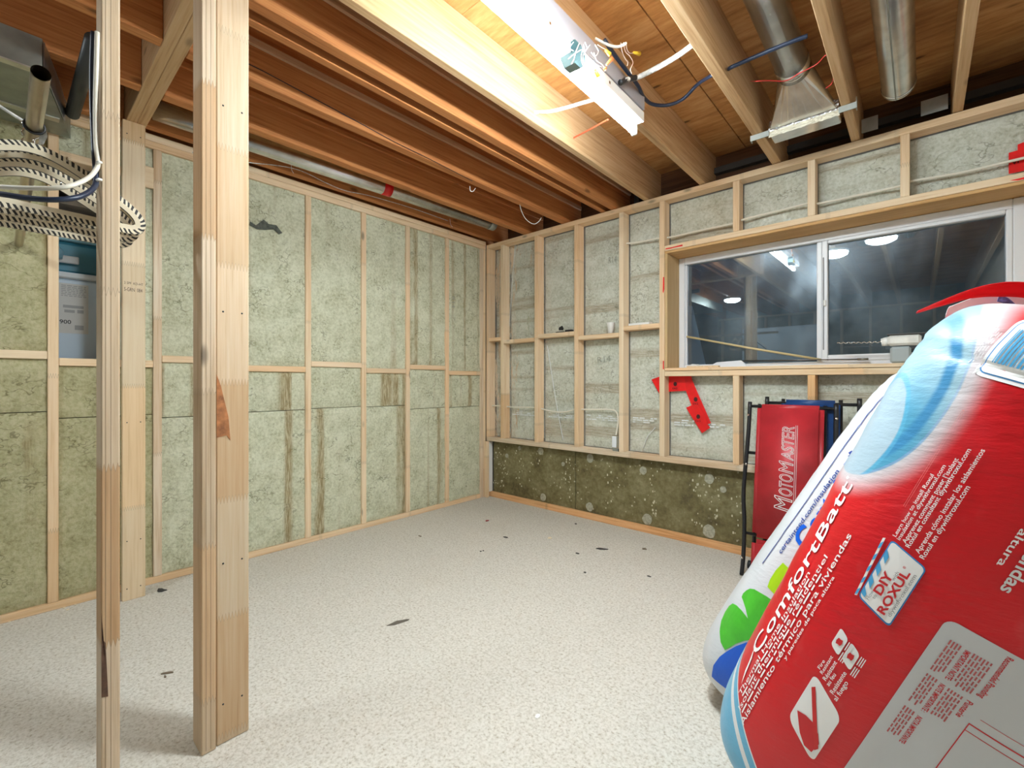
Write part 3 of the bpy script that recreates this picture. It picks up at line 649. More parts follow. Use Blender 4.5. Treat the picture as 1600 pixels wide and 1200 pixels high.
cable('white_wire', 'white wire loop hanging from a dark joist near the far corner', [ond(812, 319.7, 3.4), ond(815, 330, 3.4), ond(820, 340, 3.4), ond(827, 347, 3.4), ond(835, 350, 3.4), ond(842, 346, 3.4), ond(846, 340, 3.4)], .003, CABLE_W, None, 6)
for k, (a, b) in enumerate(((455, 262), (703, 346))):
    tube('tie', bezier_pts([onx(a, b-4, .118), onx(a+1, b+4, .125), onx(a+4, b+9, .125)]), .0016, WHITE_PL, bpy.data.objects['grey_wire'], 5)
# cables in the window wall
cable('white_cable', 'off-white cable running through the studs above the window', [ony(979, 380.5, .05), ony(1000, 378, .06), ony(1030, 372, .05), ony(1046, 371, .05), ony(1090, 361, .06), ony(1146, 349, .05), ony(1165, 342, .05), ony(1210, 331, .06), ony(1262, 328-10, .05), ony(1280, 318, .05), ony(1340, 305, .06), ony(1405, 291, .05), ony(1425, 283, .05), ony(1500, 270, .06), ony(1600, 247, .05), ony(1640, 240, .05)], .0068, CREAM_CABLE)
cable('white_cable', 'off-white cable running through the lower studs to the outlet box', [ony(762, 634, .05), ony(775, 634, .05), ony(800, 636, .05), ony(838, 637, .05), ony(858, 642, .06), ony(880, 644, .06), ony(900, 640, .05), ony(925, 640, .06), ony(950, 640, .06), ony(962, 643, .06), ony(966, 655, .05), ony(964, 672, .03), ony(962, 682, .02)], .0062, CREAM_CABLE)
ob = thing('outlet_box', (1.395, .02, .64), 'small metal outlet box with white cover on the lower wall plate', 'outlet box')
boxo('box', (1.366, -.004, .598), (1.4245, .05, .70), GALV, ob, .003); boxo('cover', (1.371, -.009, .606), (1.407, -.0045, .692), WHITE, ob, .002)
boxo('bracket', (1.372, .0, .578), (1.418, .045, .5975), GALV_DULL, ob)
# ================================================================== DUCTS
pd = thing('round_duct', (.2, -1.3, 2.5), 'long round metal duct beside the left wall, patched with red tape', 'duct')
PA, PB = Vector((.175, -2.6, 2.515)), Vector((.315, -.22, 2.50))
cyl_between('pipe', PA, PB, .052, GALV, pd, 28)
d = (PB-PA).normalized()
for tt in (.545,): cyl_between('red_tape', PA+d*1.30, PA+d*1.365, .0528, TAPE, pd, 28)
cyl_between('crimp', PB-d*.06, PB+d*.001, .054, GALV_DULL, pd, 28)
q0 = Vector((.19, -2.6, 2.4665))
rd = thing('duct_boot', (2.69, -.7, 2.5), 'round metal duct ending in a foil-taped register boot between joists', 'duct')
cyl_between('pipe', (2.69, -2.4, 2.585), (2.69, -.66, 2.56), .066, GALV, rd, 28)
cyl_between('collar', (2.69, -.72, 2.561), (2.69, -.655, 2.56), .070, CHROME, rd, 28)
bm = bmesh.new(); n_ = 32; A = []; B = []
for k in range(n_):
    a = 2*math.pi*k/n_+math.pi/4
    A.append(bm.verts.new((2.69+.066*math.cos(a), -.655, 2.56+.066*math.sin(a))))
    m_ = max(abs(math.cos(a)), abs(math.sin(a)))
    B.append(bm.verts.new((2.683+.148*math.cos(a)/m_, -.36+.055*math.sin(a)/m_*(-1)*-1, 2.445+.02*math.sin(a)/m_)))
for k in range(n_): bm.faces.new((A[k], A[(k+1) % n_], B[(k+1) % n_], B[k]))
bm.faces.new(B)
me = bm_mesh('transition', bm); c = recenter(me); link('transition', me, GALV, rd, c)
boxo('neck', (2.535, -.42, 2.405), (2.832, -.305, 2.4665), FOIL, rd, .004)
def crinkle(name, lo, hi, m, parent, amp):
    bm = bmesh.new(); nx, nz = 40, 8; g = []
    for j in range(nz+1):
        g.append([])
        for i in range(nx+1):
            p = Vector((i*.9, j*1.1, 3)); edge = .006*noise.noise(Vector((i*.7, j*9, 1))) if j in (0, nz) else 0
            g[-1].append(bm.verts.new((lo[0]+(hi[0]-lo[0])*i/nx, lo[1]-amp*abs(noise.noise(p)), lo[2]+(hi[2]-lo[2])*j/nz+edge)))
    for j in range(nz):
        for i in range(nx): bm.faces.new((g[j][i], g[j][i+1], g[j+1][i+1], g[j+1][i]))
    me = bm_mesh(name, bm); c = recenter(me); return link(name, me, m, parent, c)
crinkle('foil_tape', (2.533, -.4215, 2.418), (2.834, -.4215, 2.475), FOIL, rd, .008)
crinkle('foil_tape', (2.533, -.4245, 2.392), (2.838, -.4245, 2.421), metal('paper_foil', (.80, .74, .60), .6), rd, .005)
st = thing('hanger_bar', (2.67, -.40, 2.42), 'flat galvanised steel bar holding the register boot between two joists', 'bracket')
boxo('bar', (2.446, -.432, 2.3995), (2.5345, -.427, 2.4285), GALV_DULL, st); boxo('bar', (2.835, -.432, 2.3995), (2.905, -.427, 2.4285), GALV_DULL, st)
boxo('bent_tab', (2.446, -.427, 2.4), (2.4505, -.40, 2.428), GALV_DULL, st); boxo('bent_tab', (2.901, -.43, 2.4), (2.905, -.40, 2.452), GALV_DULL, st)
ed = thing('round_duct', (3.05, -.5, 2.53), 'short open-ended round metal duct at the upper right', 'duct')
bm = bmesh.new(); tube_bm(bm, [(3.05, -2.2, 2.55), (3.05, -.235, 2.53)], .064, 28, caps=False); tube_bm(bm, [(3.05, -2.2, 2.55), (3.05, -.237, 2.53)], .0615, 28, caps=False)
me = bm_mesh('pipe', bm, True); c = recenter(me); link('pipe', me, GALV, ed, c)
tube('seam', [(3.04, -2.2, 2.4855), (3.04, -.24, 2.4655)], .0028, GALV_DULL, ed); cyl_between('bead', (3.05, -.262, 2.5303), (3.05, -.25, 2.5302), .0665, GALV, ed, 28)
for a, b in ((2.89, 2.96), (3.13, 3.23)): meta(boxo('steel_plate', (a, -.005, 2.455), (b, -.001, 2.53), GALV_DULL), 'small dark steel plate just %s of the open-ended duct' % ('left' if a < 3 else 'right'), 'plate')
td = thing('trunk_duct', (.1, -3.4, 2.3), 'large rectangular sheet-metal duct in the upper left corner', 'duct')
zb_, zt_ = 2.30, 2.424
bt4 = [(.615, -3.016), (.02, -2.895), (.02, -4.6), (.615, -4.6)]
bm = bmesh.new(); A = [bm.verts.new((x, y, zb_)) for x, y in bt4]; B = [bm.verts.new((x, y, zt_)) for x, y in bt4]
bm.faces.new(A); bm.faces.new(B)
for k in range(4): bm.faces.new((A[k], A[(k+1) % 4], B[(k+1) % 4], B[k]))
me = bm_mesh('body', bm); c = recenter(me); link('body', me, metal('greenish_galvanised_steel', (.40, .43, .39), .5), td, c)
rib = metal('duct_rib', (.74, .74, .66), .45)
boxo('drive_cleat', (.585, -4.5, zb_-.006), (.62, -3.02, zb_-.0005), rib, td); boxo('drive_cleat', (.185, -4.5, zb_-.006), (.225, -2.945, zb_-.0005), rib, td)
poly_slab('end_panel', [(.612, -3.013, zb_+.002), (.20, -2.929, zb_+.002), (.20, -2.929, zb_+.10), (.34, -2.956, zt_-.01), (.612, -3.013, zt_-.01)], (.19, .98, 0), .004, metal('blue_grey_steel', (.46, .54, .62), .35), td)
# drain pipe and blue tote seen past the duct
meta(cyl_between('drain_pipe', ond(146, 62, 1.70), ond(113, 178, 2.12), .026, plain('abs_pipe', (.03, .03, .028), .4)), 'black plastic drain pipe slanting up beside the sheet-metal duct', 'pipe')
# ================================================================== CLOSET ROD, HANGERS, CABLES AT THE LEFT EDGE
RY, RZ = -3.063, 1.748
rod = thing('closet_rod', (1.1, RY, RZ), 'metal closet rod with open end at the upper left, hung from a strap', 'rod')
bm = bmesh.new(); tube_bm(bm, [(1.765, RY, RZ), (.004, RY-.004, RZ)], .0155, 24, caps=False); tube_bm(bm, [(1.765, RY, RZ), (1.2, RY-.001, RZ)], .0138, 24, caps=False)
bmesh.ops.recalc_face_normals(bm, faces=bm.faces); me = bm_mesh('tube', bm, True); c = recenter(me); link('tube', me, BRASSY, rod, c)
xs_ = 1.47
lp_ = [(xs_, RY+.0185*math.cos(a), RZ+.0185*math.sin(a)) for a in [k*2*math.pi/16 for k in range(16)]]
tube('strap_loop', lp_, .003, BLACK, rod, 6, closed=True)
tube('strap', bezier_pts([(xs_, RY-.02, RZ+.005), (xs_, RY-.05, RZ+.02), (xs_-.01, RY-.12, RZ+.06), (xs_-.02, RY-.25, RZ+.12)]), .004, CABLE_G, rod, 6)
poly_slab('strap_tail', [ond(62, 212, 1.16), ond(72, 200, 1.16), ond(74, 214, 1.16), ond(68, 226, 1.16), ond(60, 226, 1.16)], (0, .01, 0), .003, CABLE_G, rod)
def zebra():
    m, t, b = mat('zebra_print'); co = t.nodes.new('ShaderNodeUVMap'); sx = t.nodes.new('ShaderNodeSeparateXYZ'); L(t, co.outputs[0], sx.inputs[0])
    n = NOISE(t, co.outputs[0], 26, 2)
    wv = M(t, 'SINE', M(t, 'MULTIPLY', M(t, 'ADD', M(t, 'ADD', sx.outputs[0], M(t, 'MULTIPLY', sx.outputs[1], .5)), M(t, 'MULTIPLY', n, .012)), 560.))
    L(t, MIX(t, M(t, 'GREATER_THAN', wv, .05), (.72, .64, .48), (.015, .013, .012)), b.inputs['Base Color']); b.inputs['Roughness'].default_value = .6
    return m
ZEB = zebra(); CREAM = plain('cream_velvet', (.66, .58, .43), .8)
def hanger(x, yaw, label, dz=0.):
    t = thing('clothes_hanger', (x, RY, RZ), label, 'hanger', 'zebra-edged hangers on the rod', (0, 0, yaw))
    # outline in local (y, z): neck, sloping shoulder, rounded tip, bottom bar
    half = [(0, -.052), (.03, -.056), (.07, -.072), (.12, -.10), (.165, -.128), (.195, -.15), (.212, -.172), (.214, -.192), (.20, -.203), (.18, -.205), (.10, -.204), (0, -.204)]
    out = half+[(-y, z) for y, z in half[-2:0:-1]]
    P = [Vector((0, y, z+dz)) for y, z in bezier_pts2(out)]
    n = len(P); bm = bmesh.new(); uv = bm.loops.layers.uv.new('strip'); hw, th = .0125, .0035
    rings = []; s = 0; S_ = []
    for i, p in enumerate(P):
        d = (P[(i+1) % n]-P[i-1]).normalized(); nn = Vector((0, -d.z, d.y))
        rings.append([bm.verts.new(p+nn*a+Vector((b, 0, 0))) for a, b in ((hw, th), (hw, -th), (0, -th*1.25), (-hw, -th), (-hw, th), (0, th*1.25))]); S_.append(s); s += (P[(i+1) % n]-p).length
    for i in range(n):
        A, B = rings[i], rings[(i+1) % n]
        for k in range(6):
            f = bm.faces.new((A[k], A[(k+1) % 6], B[(k+1) % 6], B[k])); f.material_index = 0 if k in (0, 1, 5) else (2 if k == 3 else 1)
            for l, (ss, vv) in zip(f.loops, ((S_[i], 0), (S_[i], .012), (S_[i]+(P[(i+1) % n]-P[i]).length, .012), (S_[i]+(P[(i+1) % n]-P[i]).length, 0))): l[uv].uv = (ss, vv)
    me = bm_mesh('frame', bm); me.materials.append(ZEB); me.materials.append(CREAM); me.materials.append(BLACK); link('frame', me, None, t, local=True)
    hk = [(0, 0, -.05+dz), (0, .0, -.03+dz), (0, .006, -.022), (0, .0195, -.006), (0, .0195, .008), (0, .008, .0185), (0, -.008, .0185), (0, -.0195, .006), (0, -.018, -.006)]
    bm = bmesh.new(); tube_bm(bm, bezier_pts(hk, 5), .0022, 8); me = bm_mesh('hook', bm, True); link('hook', me, CHROME, t, local=True)
    for s_ in (-1, 1):
        bm = bmesh.new(); tube_bm(bm, [(0, s_*.06, -.066+dz), (.004, s_*.06, -.058+dz), (.004, s_*.06, -.05+dz)], .002, 6); me = bm_mesh('notch_clip', bm); link('notch_clip', me, CHROME, t, local=True)
    return t
def bezier_pts2(out):
    P = [Vector((0, y, z)) for y, z in out]; n = len(P); res = []
    for i in range(n):
        a, b, c, d = P[i-1], P[i], P[(i+1) % n], P[(i+2) % n]
        for k in range(5):
            t = k/5; q = .5*((2*b)+(c-a)*t+(2*a-5*b+4*c-d)*t*t+(3*b-a-3*c+d)*t**3); res.append((q.y, q.z))
    return res
hanger(1.455, .10, 'zebra-edged cream hanger nearest the viewer on the closet rod')
hanger(1.405, -.04, 'zebra-edged cream hanger second from the open rod end')
hanger(1.33, .02, 'zebra-edged cream hanger third from the open rod end')
hanger(1.25, .06, 'zebra-edged cream hanger farthest back on the closet rod')
cable('white_cable', 'white cable running down the lone stud then curving off to the left', [ond(152, 50, 1.17), ond(150.5, 110, 1.175), ond(149, 170, 1.18), ond(150, 225, 1.18), ond(153, 255, 1.175), ond(148, 268, 1.15), ond(135, 280, 1.12), ond(112, 290, 1.08), ond(85, 294, 1.06), ond(45, 294, 1.05), ond(0, 292, 1.05), ond(-40, 290, 1.05)], .0052, CABLE_W)
cable('black_cable', 'navy black cable running down the lone stud then sagging off to the left', [ond(146, 50, 1.19), ond(144, 110, 1.20), ond(144.5, 170, 1.20), ond(147, 230, 1.19), ond(150, 280, 1.175), ond(145, 295, 1.14), ond(128, 306, 1.10), ond(105, 311, 1.07), ond(75, 312, 1.05), ond(40, 309, 1.04), ond(0, 303, 1.03), ond(-40, 298, 1.03)], .0062, NAVY)
for py in (254, 281): meta(tube('cable_staple', [ond(151, py+1, 1.165), ond(155, py-1, 1.165), ond(158, py, 1.172)], .0035, WHITE_PL), 'small white cable clip on the lone stud, %s of two' % ('upper' if py < 260 else 'lower'), 'clip')
# ================================================================== BEHIND THE OPEN BAY: white appliance with label, shelf, tote
fz = thing('chest_appliance', (-.55, -2.9, 0), 'pale blue-white appliance with paper label seen through the open stud bay', 'appliance')
PALE = plain('pale_enamel', (.50, .60, .70), .35)
boxo('body', (-.95, -3.3, 0), (-.25, -2.62, 1.655), PALE, fz, .01); boxo('lid', (-.955, -3.31, 1.656), (-.243, -2.61, 1.69), plain('lid_enamel', (.55, .58, .60), .4), fz, .008)
lb = boxo('paper_label', (-.2495, -2.95, 1.365), (-.2485, -2.806, 1.63), plain('label_paper', (.56, .55, .53), .7), fz)
def on_label(a, b): return onx(a, b, -.2482)
flat_text('label_print', '900', BLACK, fz, on_label(93, 505), (0, 1, 0), (0, 0, 1), .044, .020, offset=.012)
bmp = bmesh.new()
for row in range(7):
    z = 1.618-row*.009
    x = -2.912
    while x < -2.82:
        wd = random.uniform(.006, .02); box_bm(bmp, (-.2484, x, z-.002), (-.2480, min(x+wd, -2.815), z+.002)); x += wd+.004
for a, b, c_, d_ in ((-2.905, 1.50, -2.825, 1.515), (-2.90, 1.475, -2.86, 1.49), (-2.85, 1.475, -2.825, 1.493), (-2.945, 1.47, -2.93, 1.495), (-2.945, 1.60, -2.932, 1.606), (-2.86, 1.385, -2.825, 1.41)):
    box_bm(bmp, (-.2484, a, b), (-.2480, c_, d_))
me = bm_mesh('label_print', bmp); c = recenter(me); meta(link('label_print', me, GREY_INK, fz, c), None, None, None, 'stuff')
tote = thing('plastic_tote', (-.5, -2.85, 1.69), 'blue plastic tote with grey handle standing on the appliance', 'tote')
TEAL = plain('teal_plastic', (.05, .22, .30), .4)
boxo('body', (-.75, -3.12, 1.6905), (-.32, -2.74, 1.87), TEAL, tote, .02); boxo('rim', (-.765, -3.135, 1.871), (-.305, -2.725, 1.892), plain('pale_teal_plastic', (.28, .50, .58), .4), tote, .006)
boxo('handle', (-.3045, -2.925, 1.745), (-.285, -2.84, 1.785), plain('grey_label', (.52, .52, .52), .5), tote, .004)
lathe('knob', [(.001, 0), (.05, 0), (.055, .04), (.03, .075), (.001, .085)], plain('light_blue_plastic', (.24, .42, .52), .4), tote, (-.275, -2.955, 1.76), 16)
sh = thing('storage_shelf', (-.5, -2.85, 2.0), 'pair of grey-brown shelf boards above the tote behind the open bay', 'shelf')
SHW = plain('shelf_wood', (.20, .17, .13), .7, noise_amt=.3, nscale=12)
boxo('board', (-.964, -3.3, 2.02), (-.14, -2.6, 2.045), SHW, sh); boxo('board', (-.964, -3.3, 2.13), (-.13, -2.6, 2.155), SHW, sh)
boxo('board', (-.964, -3.3, 1.93), (-.16, -2.6, 1.95), plain('shelf_wood_2', (.24, .16, .09), .7), sh)
boxo('support', (-1.0, -3.32, 0), (-.965, -2.58, 2.3), SHW, sh)
# ================================================================== SMALL THINGS ON THE BLOCKING AND SILL
cp = lathe('paper_cup', [(.001, 0), (.021, 0), (.031, .082), (.0325, .085), (.0305, .084), (.02, .004), (.001, .004)], plain('white_paper', (.88, .87, .84), .6), None, (ony(954, 516, .03).x, .032, 1.4812), 24)
meta(cp, 'white paper cup standing on the blocking between two studs', 'cup')
dk = thing('black_gadget', (.80, .03, 1.5222), 'small black tool with a fin, lying on the blocking left of the cup', 'tool')
boxo('body', (ony(869, 514, .03).x, .02, 1.5223), (ony(882, 514, .03).x, .045, 1.532), BLACK, dk, .004); poly_slab('fin', [ony(873, 512, .03), ony(878, 509, .03), ony(880, 513, .03), ony(879, 516, .03), ony(873, 516, .03)], (0, 1, 0), .008, BLACK, dk)
dk2 = boxo('black_case', (ony(884, 514, .03).x, .015, 1.5223), (ony(894.5, 514, .03).x, .05, 1.541), BLACK, None, .004); meta(dk2, 'small black case on the blocking against a stud, left of the cup', 'case')
pp = poly_slab('folded_paper', [(1.50, .01, 1.5265), (1.66, .015, 1.5265), (1.665, .06, 1.53), (1.62, .075, 1.533), (1.51, .06, 1.5295)], (0, 0, 1), .016, WHITE_PL); meta(pp, 'folded white paper on the highest blocking beside the window', 'paper')
# red tape
def tape(pts, y, label=None, parent=None):
    o = poly_slab('sheathing_tape', [ony(a, b, y) for a, b in pts], (0, -1, 0), .0012, TAPE, parent)
    return meta(o, label, 'tape') if label else o
bt_ = thing('sheathing_tape', ony(1080, 620, .08), 'angled strips of printed red tape on the film under the window corner', 'tape')
tape(((1018, 593), (1040, 585), (1048, 605), (1033, 620)), .078, None, bt_)
tape(((1040, 585), (1080, 586), (1084, 610), (1043, 612), (1034, 604)), .0765, None, bt_)
tape(((1070, 588), (1079, 588), (1111, 661), (1094, 667), (1072, 611)), .075, None, bt_)
tape(((1072, 637), (1088, 630), (1100, 648), (1106, 664), (1110, 668), (1097, 677)), .0735, None, bt_)
for a, b in ((1055, 600), (1087, 624), (1091, 651)):
    p = ony(a, b, .0722); poly_slab('printed_mark', [(p.x+.013*math.cos(k*math.pi/5), .0718, p.z+.016*math.sin(k*math.pi/5)) for k in range(10)], (0, -1, 0), .0004, TAPE_INK, bt_)
    flat_text('printed_mark', '(e)', TAPE_INK, bt_, (p.x-.02, .0716, p.z-.035), (1, 0, 0), (0, 0, 1), .035, .012, lift=.0003)
tr_ = thing('sheathing_tape', ony(1590, 250, .08), 'stepped red tape patch on the film at the upper right edge', 'tape')
tape(((1576, 239), (1590, 235), (1590, 226), (1620, 214), (1622, 262), (1576, 272)), .078, None, tr_)
for k, ch in enumerate('V1'): flat_text('printed_mark', ch, TAPE_INK, tr_, ony(1580+k*10, 258-k*3, .0765), (1, 0, 0), (0, 0, 1), None, .022, offset=.01, lift=.0003)
tape(((1040, 388), (1049, 386.5), (1066.5, 382), (1066.5, 384.5), (1053, 387), (1048, 388.5), (1040, 389.5)), -.0005, 'scrap of red tape on the window header')
tape(((1036, 433), (1037.8, 433), (1038, 452), (1036.5, 458), (1035.5, 456)), -.0005, 'thin red tape strip high on the stud beside the window')
tape(((1035.8, 564), (1037.5, 564), (1037.5, 577), (1035.8, 577)), -.0005, 'thin red tape strip low on the stud beside the window')
tape(((1578, 282), (1600, 277), (1620, 273), (1620, 276), (1590, 282)), -.0005, 'red tape strip on the header at the right edge')
# sill clutter
sl = thing('wood_shim', (2.0, .1, 1.2045), 'thin tapered wood shim lying at the left end of the window sill', 'shim')
poly_slab('wedge', [(1.90, .10, 1.205), (2.12, .075, 1.205), (2.12, .12, 1.205), (1.91, .135, 1.205)], (0, 0, 1), .012, STUD, sl)
bm = bmesh.new(); bmesh.ops.create_icosphere(bm, subdivisions=3, radius=1.)
for v in bm.verts:
    q = noise.noise(v.co*2.2)*.45+noise.noise(v.co*5)*.2; v.co *= (1+q); v.co = Vector((v.co.x*.055, v.co.y*.028, max(v.co.z, -.55)*.017))
me = bm_mesh('crumpled_plastic', bm); o = link('crumpled_plastic', me, WHITE_PL, None, (1.93, .17, 1.2145)); meta(o, 'crumpled white plastic at the left corner of the window sill', 'plastic')
sr = poly_slab('plastic_sheet', [ony(1108, 572, .17), ony(1120, 566, .18), ony(1158, 563, .18), ony(1166, 569, .18), ony(1168, 574, .14), ony(1108, 575, .14)], (0, .02, 0), .004, WHITE); meta(sr, 'folded white plastic strip against the lower window frame', 'plastic')
A, B = ony(1073, 526, .195), ony(1283, 562, .185)
meta(tube('wooden_stick', [A, (A+B)/2+Vector((0, 0, -.004)), B], .007, plain('bamboo', (.62, .50, .26), .5)), 'long thin wooden stick leaning across the left window pane', 'stick')
tr = thing('tension_rod', (2.5, .19, 1.24), 'thin dark metal rod lying along the bottom of the window frame', 'rod')
A, B = ony(1160, 564, .18), ony(1357, 561, .17)
cyl_between('shaft', A, B, .0035, metal('dark_steel', (.18, .17, .16), .35), tr, 10); cyl_between('grip', B-(B-A)*.075, B, .0062, metal('steel_grip', (.35, .33, .30), .35), tr, 10)
# grey-white spray gun with a twisted bit
gn = thing('screw_gun', (2.95, .05, 1.2045), 'white and grey handheld power tool with a twisted bit on the window sill', 'tool')
def Y(a, b, y=.06): return ony(a, b, y)
GT = plain('grey_tool_plastic', (.36, .40, .40), .5)
a, b = Y(1387, 541), Y(1440, 522); boxo('body', (a.x, .02, a.z), (b.x, .10, b.z), plain('dirty_white_plastic', (.72, .71, .66), .5, noise_amt=.2, nscale=14), gn, .012)
cyl_between('chuck', Y(1377, 535), Y(1390, 533), .020, WHITE_PL, gn, 18, True, .026)
a, b = Y(1391, 566), Y(1412, 541.5); boxo('handle', (a.x, .03, 1.2046), (b.x+.03, .09, b.z), GT, gn, .01); a = Y(1386, 524); boxo('top_rim', (a.x, .018, a.z-.002), (a.x+.2, .102, a.z+.004), plain('dark_rim_plastic', (.10, .10, .10), .5), gn, .002)
A, B = Y(1308, 536), Y(1378, 534.5)
bit = [A+(B-A)*(k/60)+Vector((0, .003*math.cos(k*.9), .003*math.sin(k*.9))) for k in range(61)]
tube('twisted_bit', bit, .0028, CHROME, gn, 6)
# ================================================================== CREEPERS
def pad_bm(bm, lo, hi, r=.018, bulge=.006):
    nx, nz = 12, 22; T = hi[1]-lo[1]
    box_bm(bm, lo, hi, r)
def pad(name, lo, hi, m, t):
    bm = bmesh.new(); r = bmesh.ops.create_cube(bm, size=1.)
    s = [hi[k]-lo[k] for k in range(3)]; c = [(hi[k]+lo[k])/2 for k in range(3)]
    for v in bm.verts: v.co = Vector((v.co.x*s[0]+c[0], v.co.y*s[1]+c[1], v.co.z*s[2]+c[2]))
    bmesh.ops.bevel(bm, geom=bm.edges[:], offset=min(s)*.45, segments=4, affect='EDGES')
    me = bm_mesh(name, bm, True); cc = recenter(me); return link(name, me, m, t, cc, local=True)
def creeper(loc, tilt, label, m, hw, pw, po, pads, rails, yaw=0., ht=1.0):
    t = thing('mechanic_creeper', loc, label, 'creeper', 'creepers leaning on the wall', (-tilt, 0, yaw))
    def ltube(n, pts, r, mm, seg=8):
        bm = bmesh.new(); tube_bm(bm, pts, r, seg); me = bm_mesh(n, bm, seg > 4); c = recenter(me); return link(n, me, mm, t, c, local=True)
    for s in (-1, 1):
        ltube('side_rail', bezier_pts([(s*hw, 0, .004), (s*(hw-.006), -.004, .12), (s*(hw-.002), 0, .30), (s*(hw+.01), .002, .48), (s*(hw-.002), 0, .80), (s*(hw-.004), 0, ht)], 6), .0115, BLACK_M)
        for z in (.10, .63, .92):
            bm = bmesh.new(); bmesh.ops.create_uvsphere(bm, u_segments=10, v_segments=6, radius=.008); me = bm_mesh('bolt', bm, True); link('bolt', me, CHROME, t, (s*(hw-.001), -.013, z), local=True)
    for z in rails: ltube('cross_tube', [(-hw, .004, z), (hw, .004, z)], .009, BLACK_M)
    for s in (-1, 1): ltube('inner_rail', [(po+s*(pw-.002), .012, .02), (po+s*(pw-.002), .012, ht-.01)], .010, BLACK_M)
    for (a, b) in pads: pad('pad', (po-pw, -.052, a), (po+pw, .0, b), m, t)
    for s in (-1, 1):
        for z in (.06,):
            bm = bmesh.new(); tube_bm(bm, [(s*(hw-.03)-.01, .05, z), (s*(hw-.03)+.01, .05, z)], .024, 16); me = bm_mesh('caster', bm, True); c = recenter(me); link('caster', me, BLACK, t, c, local=True)
    return t
rc = creeper((2.582, -.30, .0), .16, 'red vinyl mechanic creeper standing against the window wall, in front of the blue one', RED_VINYL, .215, .163, -.0, [(.03, .222), (.232, .985)], (.975, .70, .24))
def on_pad(body, z0, z1, cap, x):
    me = glyphs(body, 0., .22, .022); xs__ = [v.co.x for v in me.vertices]; a, b = min(xs__), max(xs__); sy = cap/CAPH; sx = (z1-z0)/(b-a)
    for v in me.vertices: v.co = Vector((x-v.co.y*sy, -.0528-v.co.z*.03, z0+(v.co.x-a)*sx))
    me.materials.clear(); c = recenter(me); link('lettering', me, WHITE_INK, rc, c, local=True)
on_pad('M', .395, .482, .082, .03); on_pad('OTO', .482, .60, .062, .03); on_pad('M', .602, .672, .066, .03); on_pad('ASTER', .673, .862, .056, .03)
for dx in (.038, .046):
    bm = bmesh.new(); box_bm(bm, (dx-.0008, -.0535, .42), (dx+.0008, -.0522, .87)); me = bm_mesh('lettering', bm); c = recenter(me); link('lettering', me, WHITE_INK, rc, c, local=True)
creeper((2.665, -.135, .0), .075, 'blue vinyl mechanic creeper standing behind the red one', BLUE_VINYL, .225, .14, .0, [(.25, 1.005)], (.985, .6), 0, 1.02)
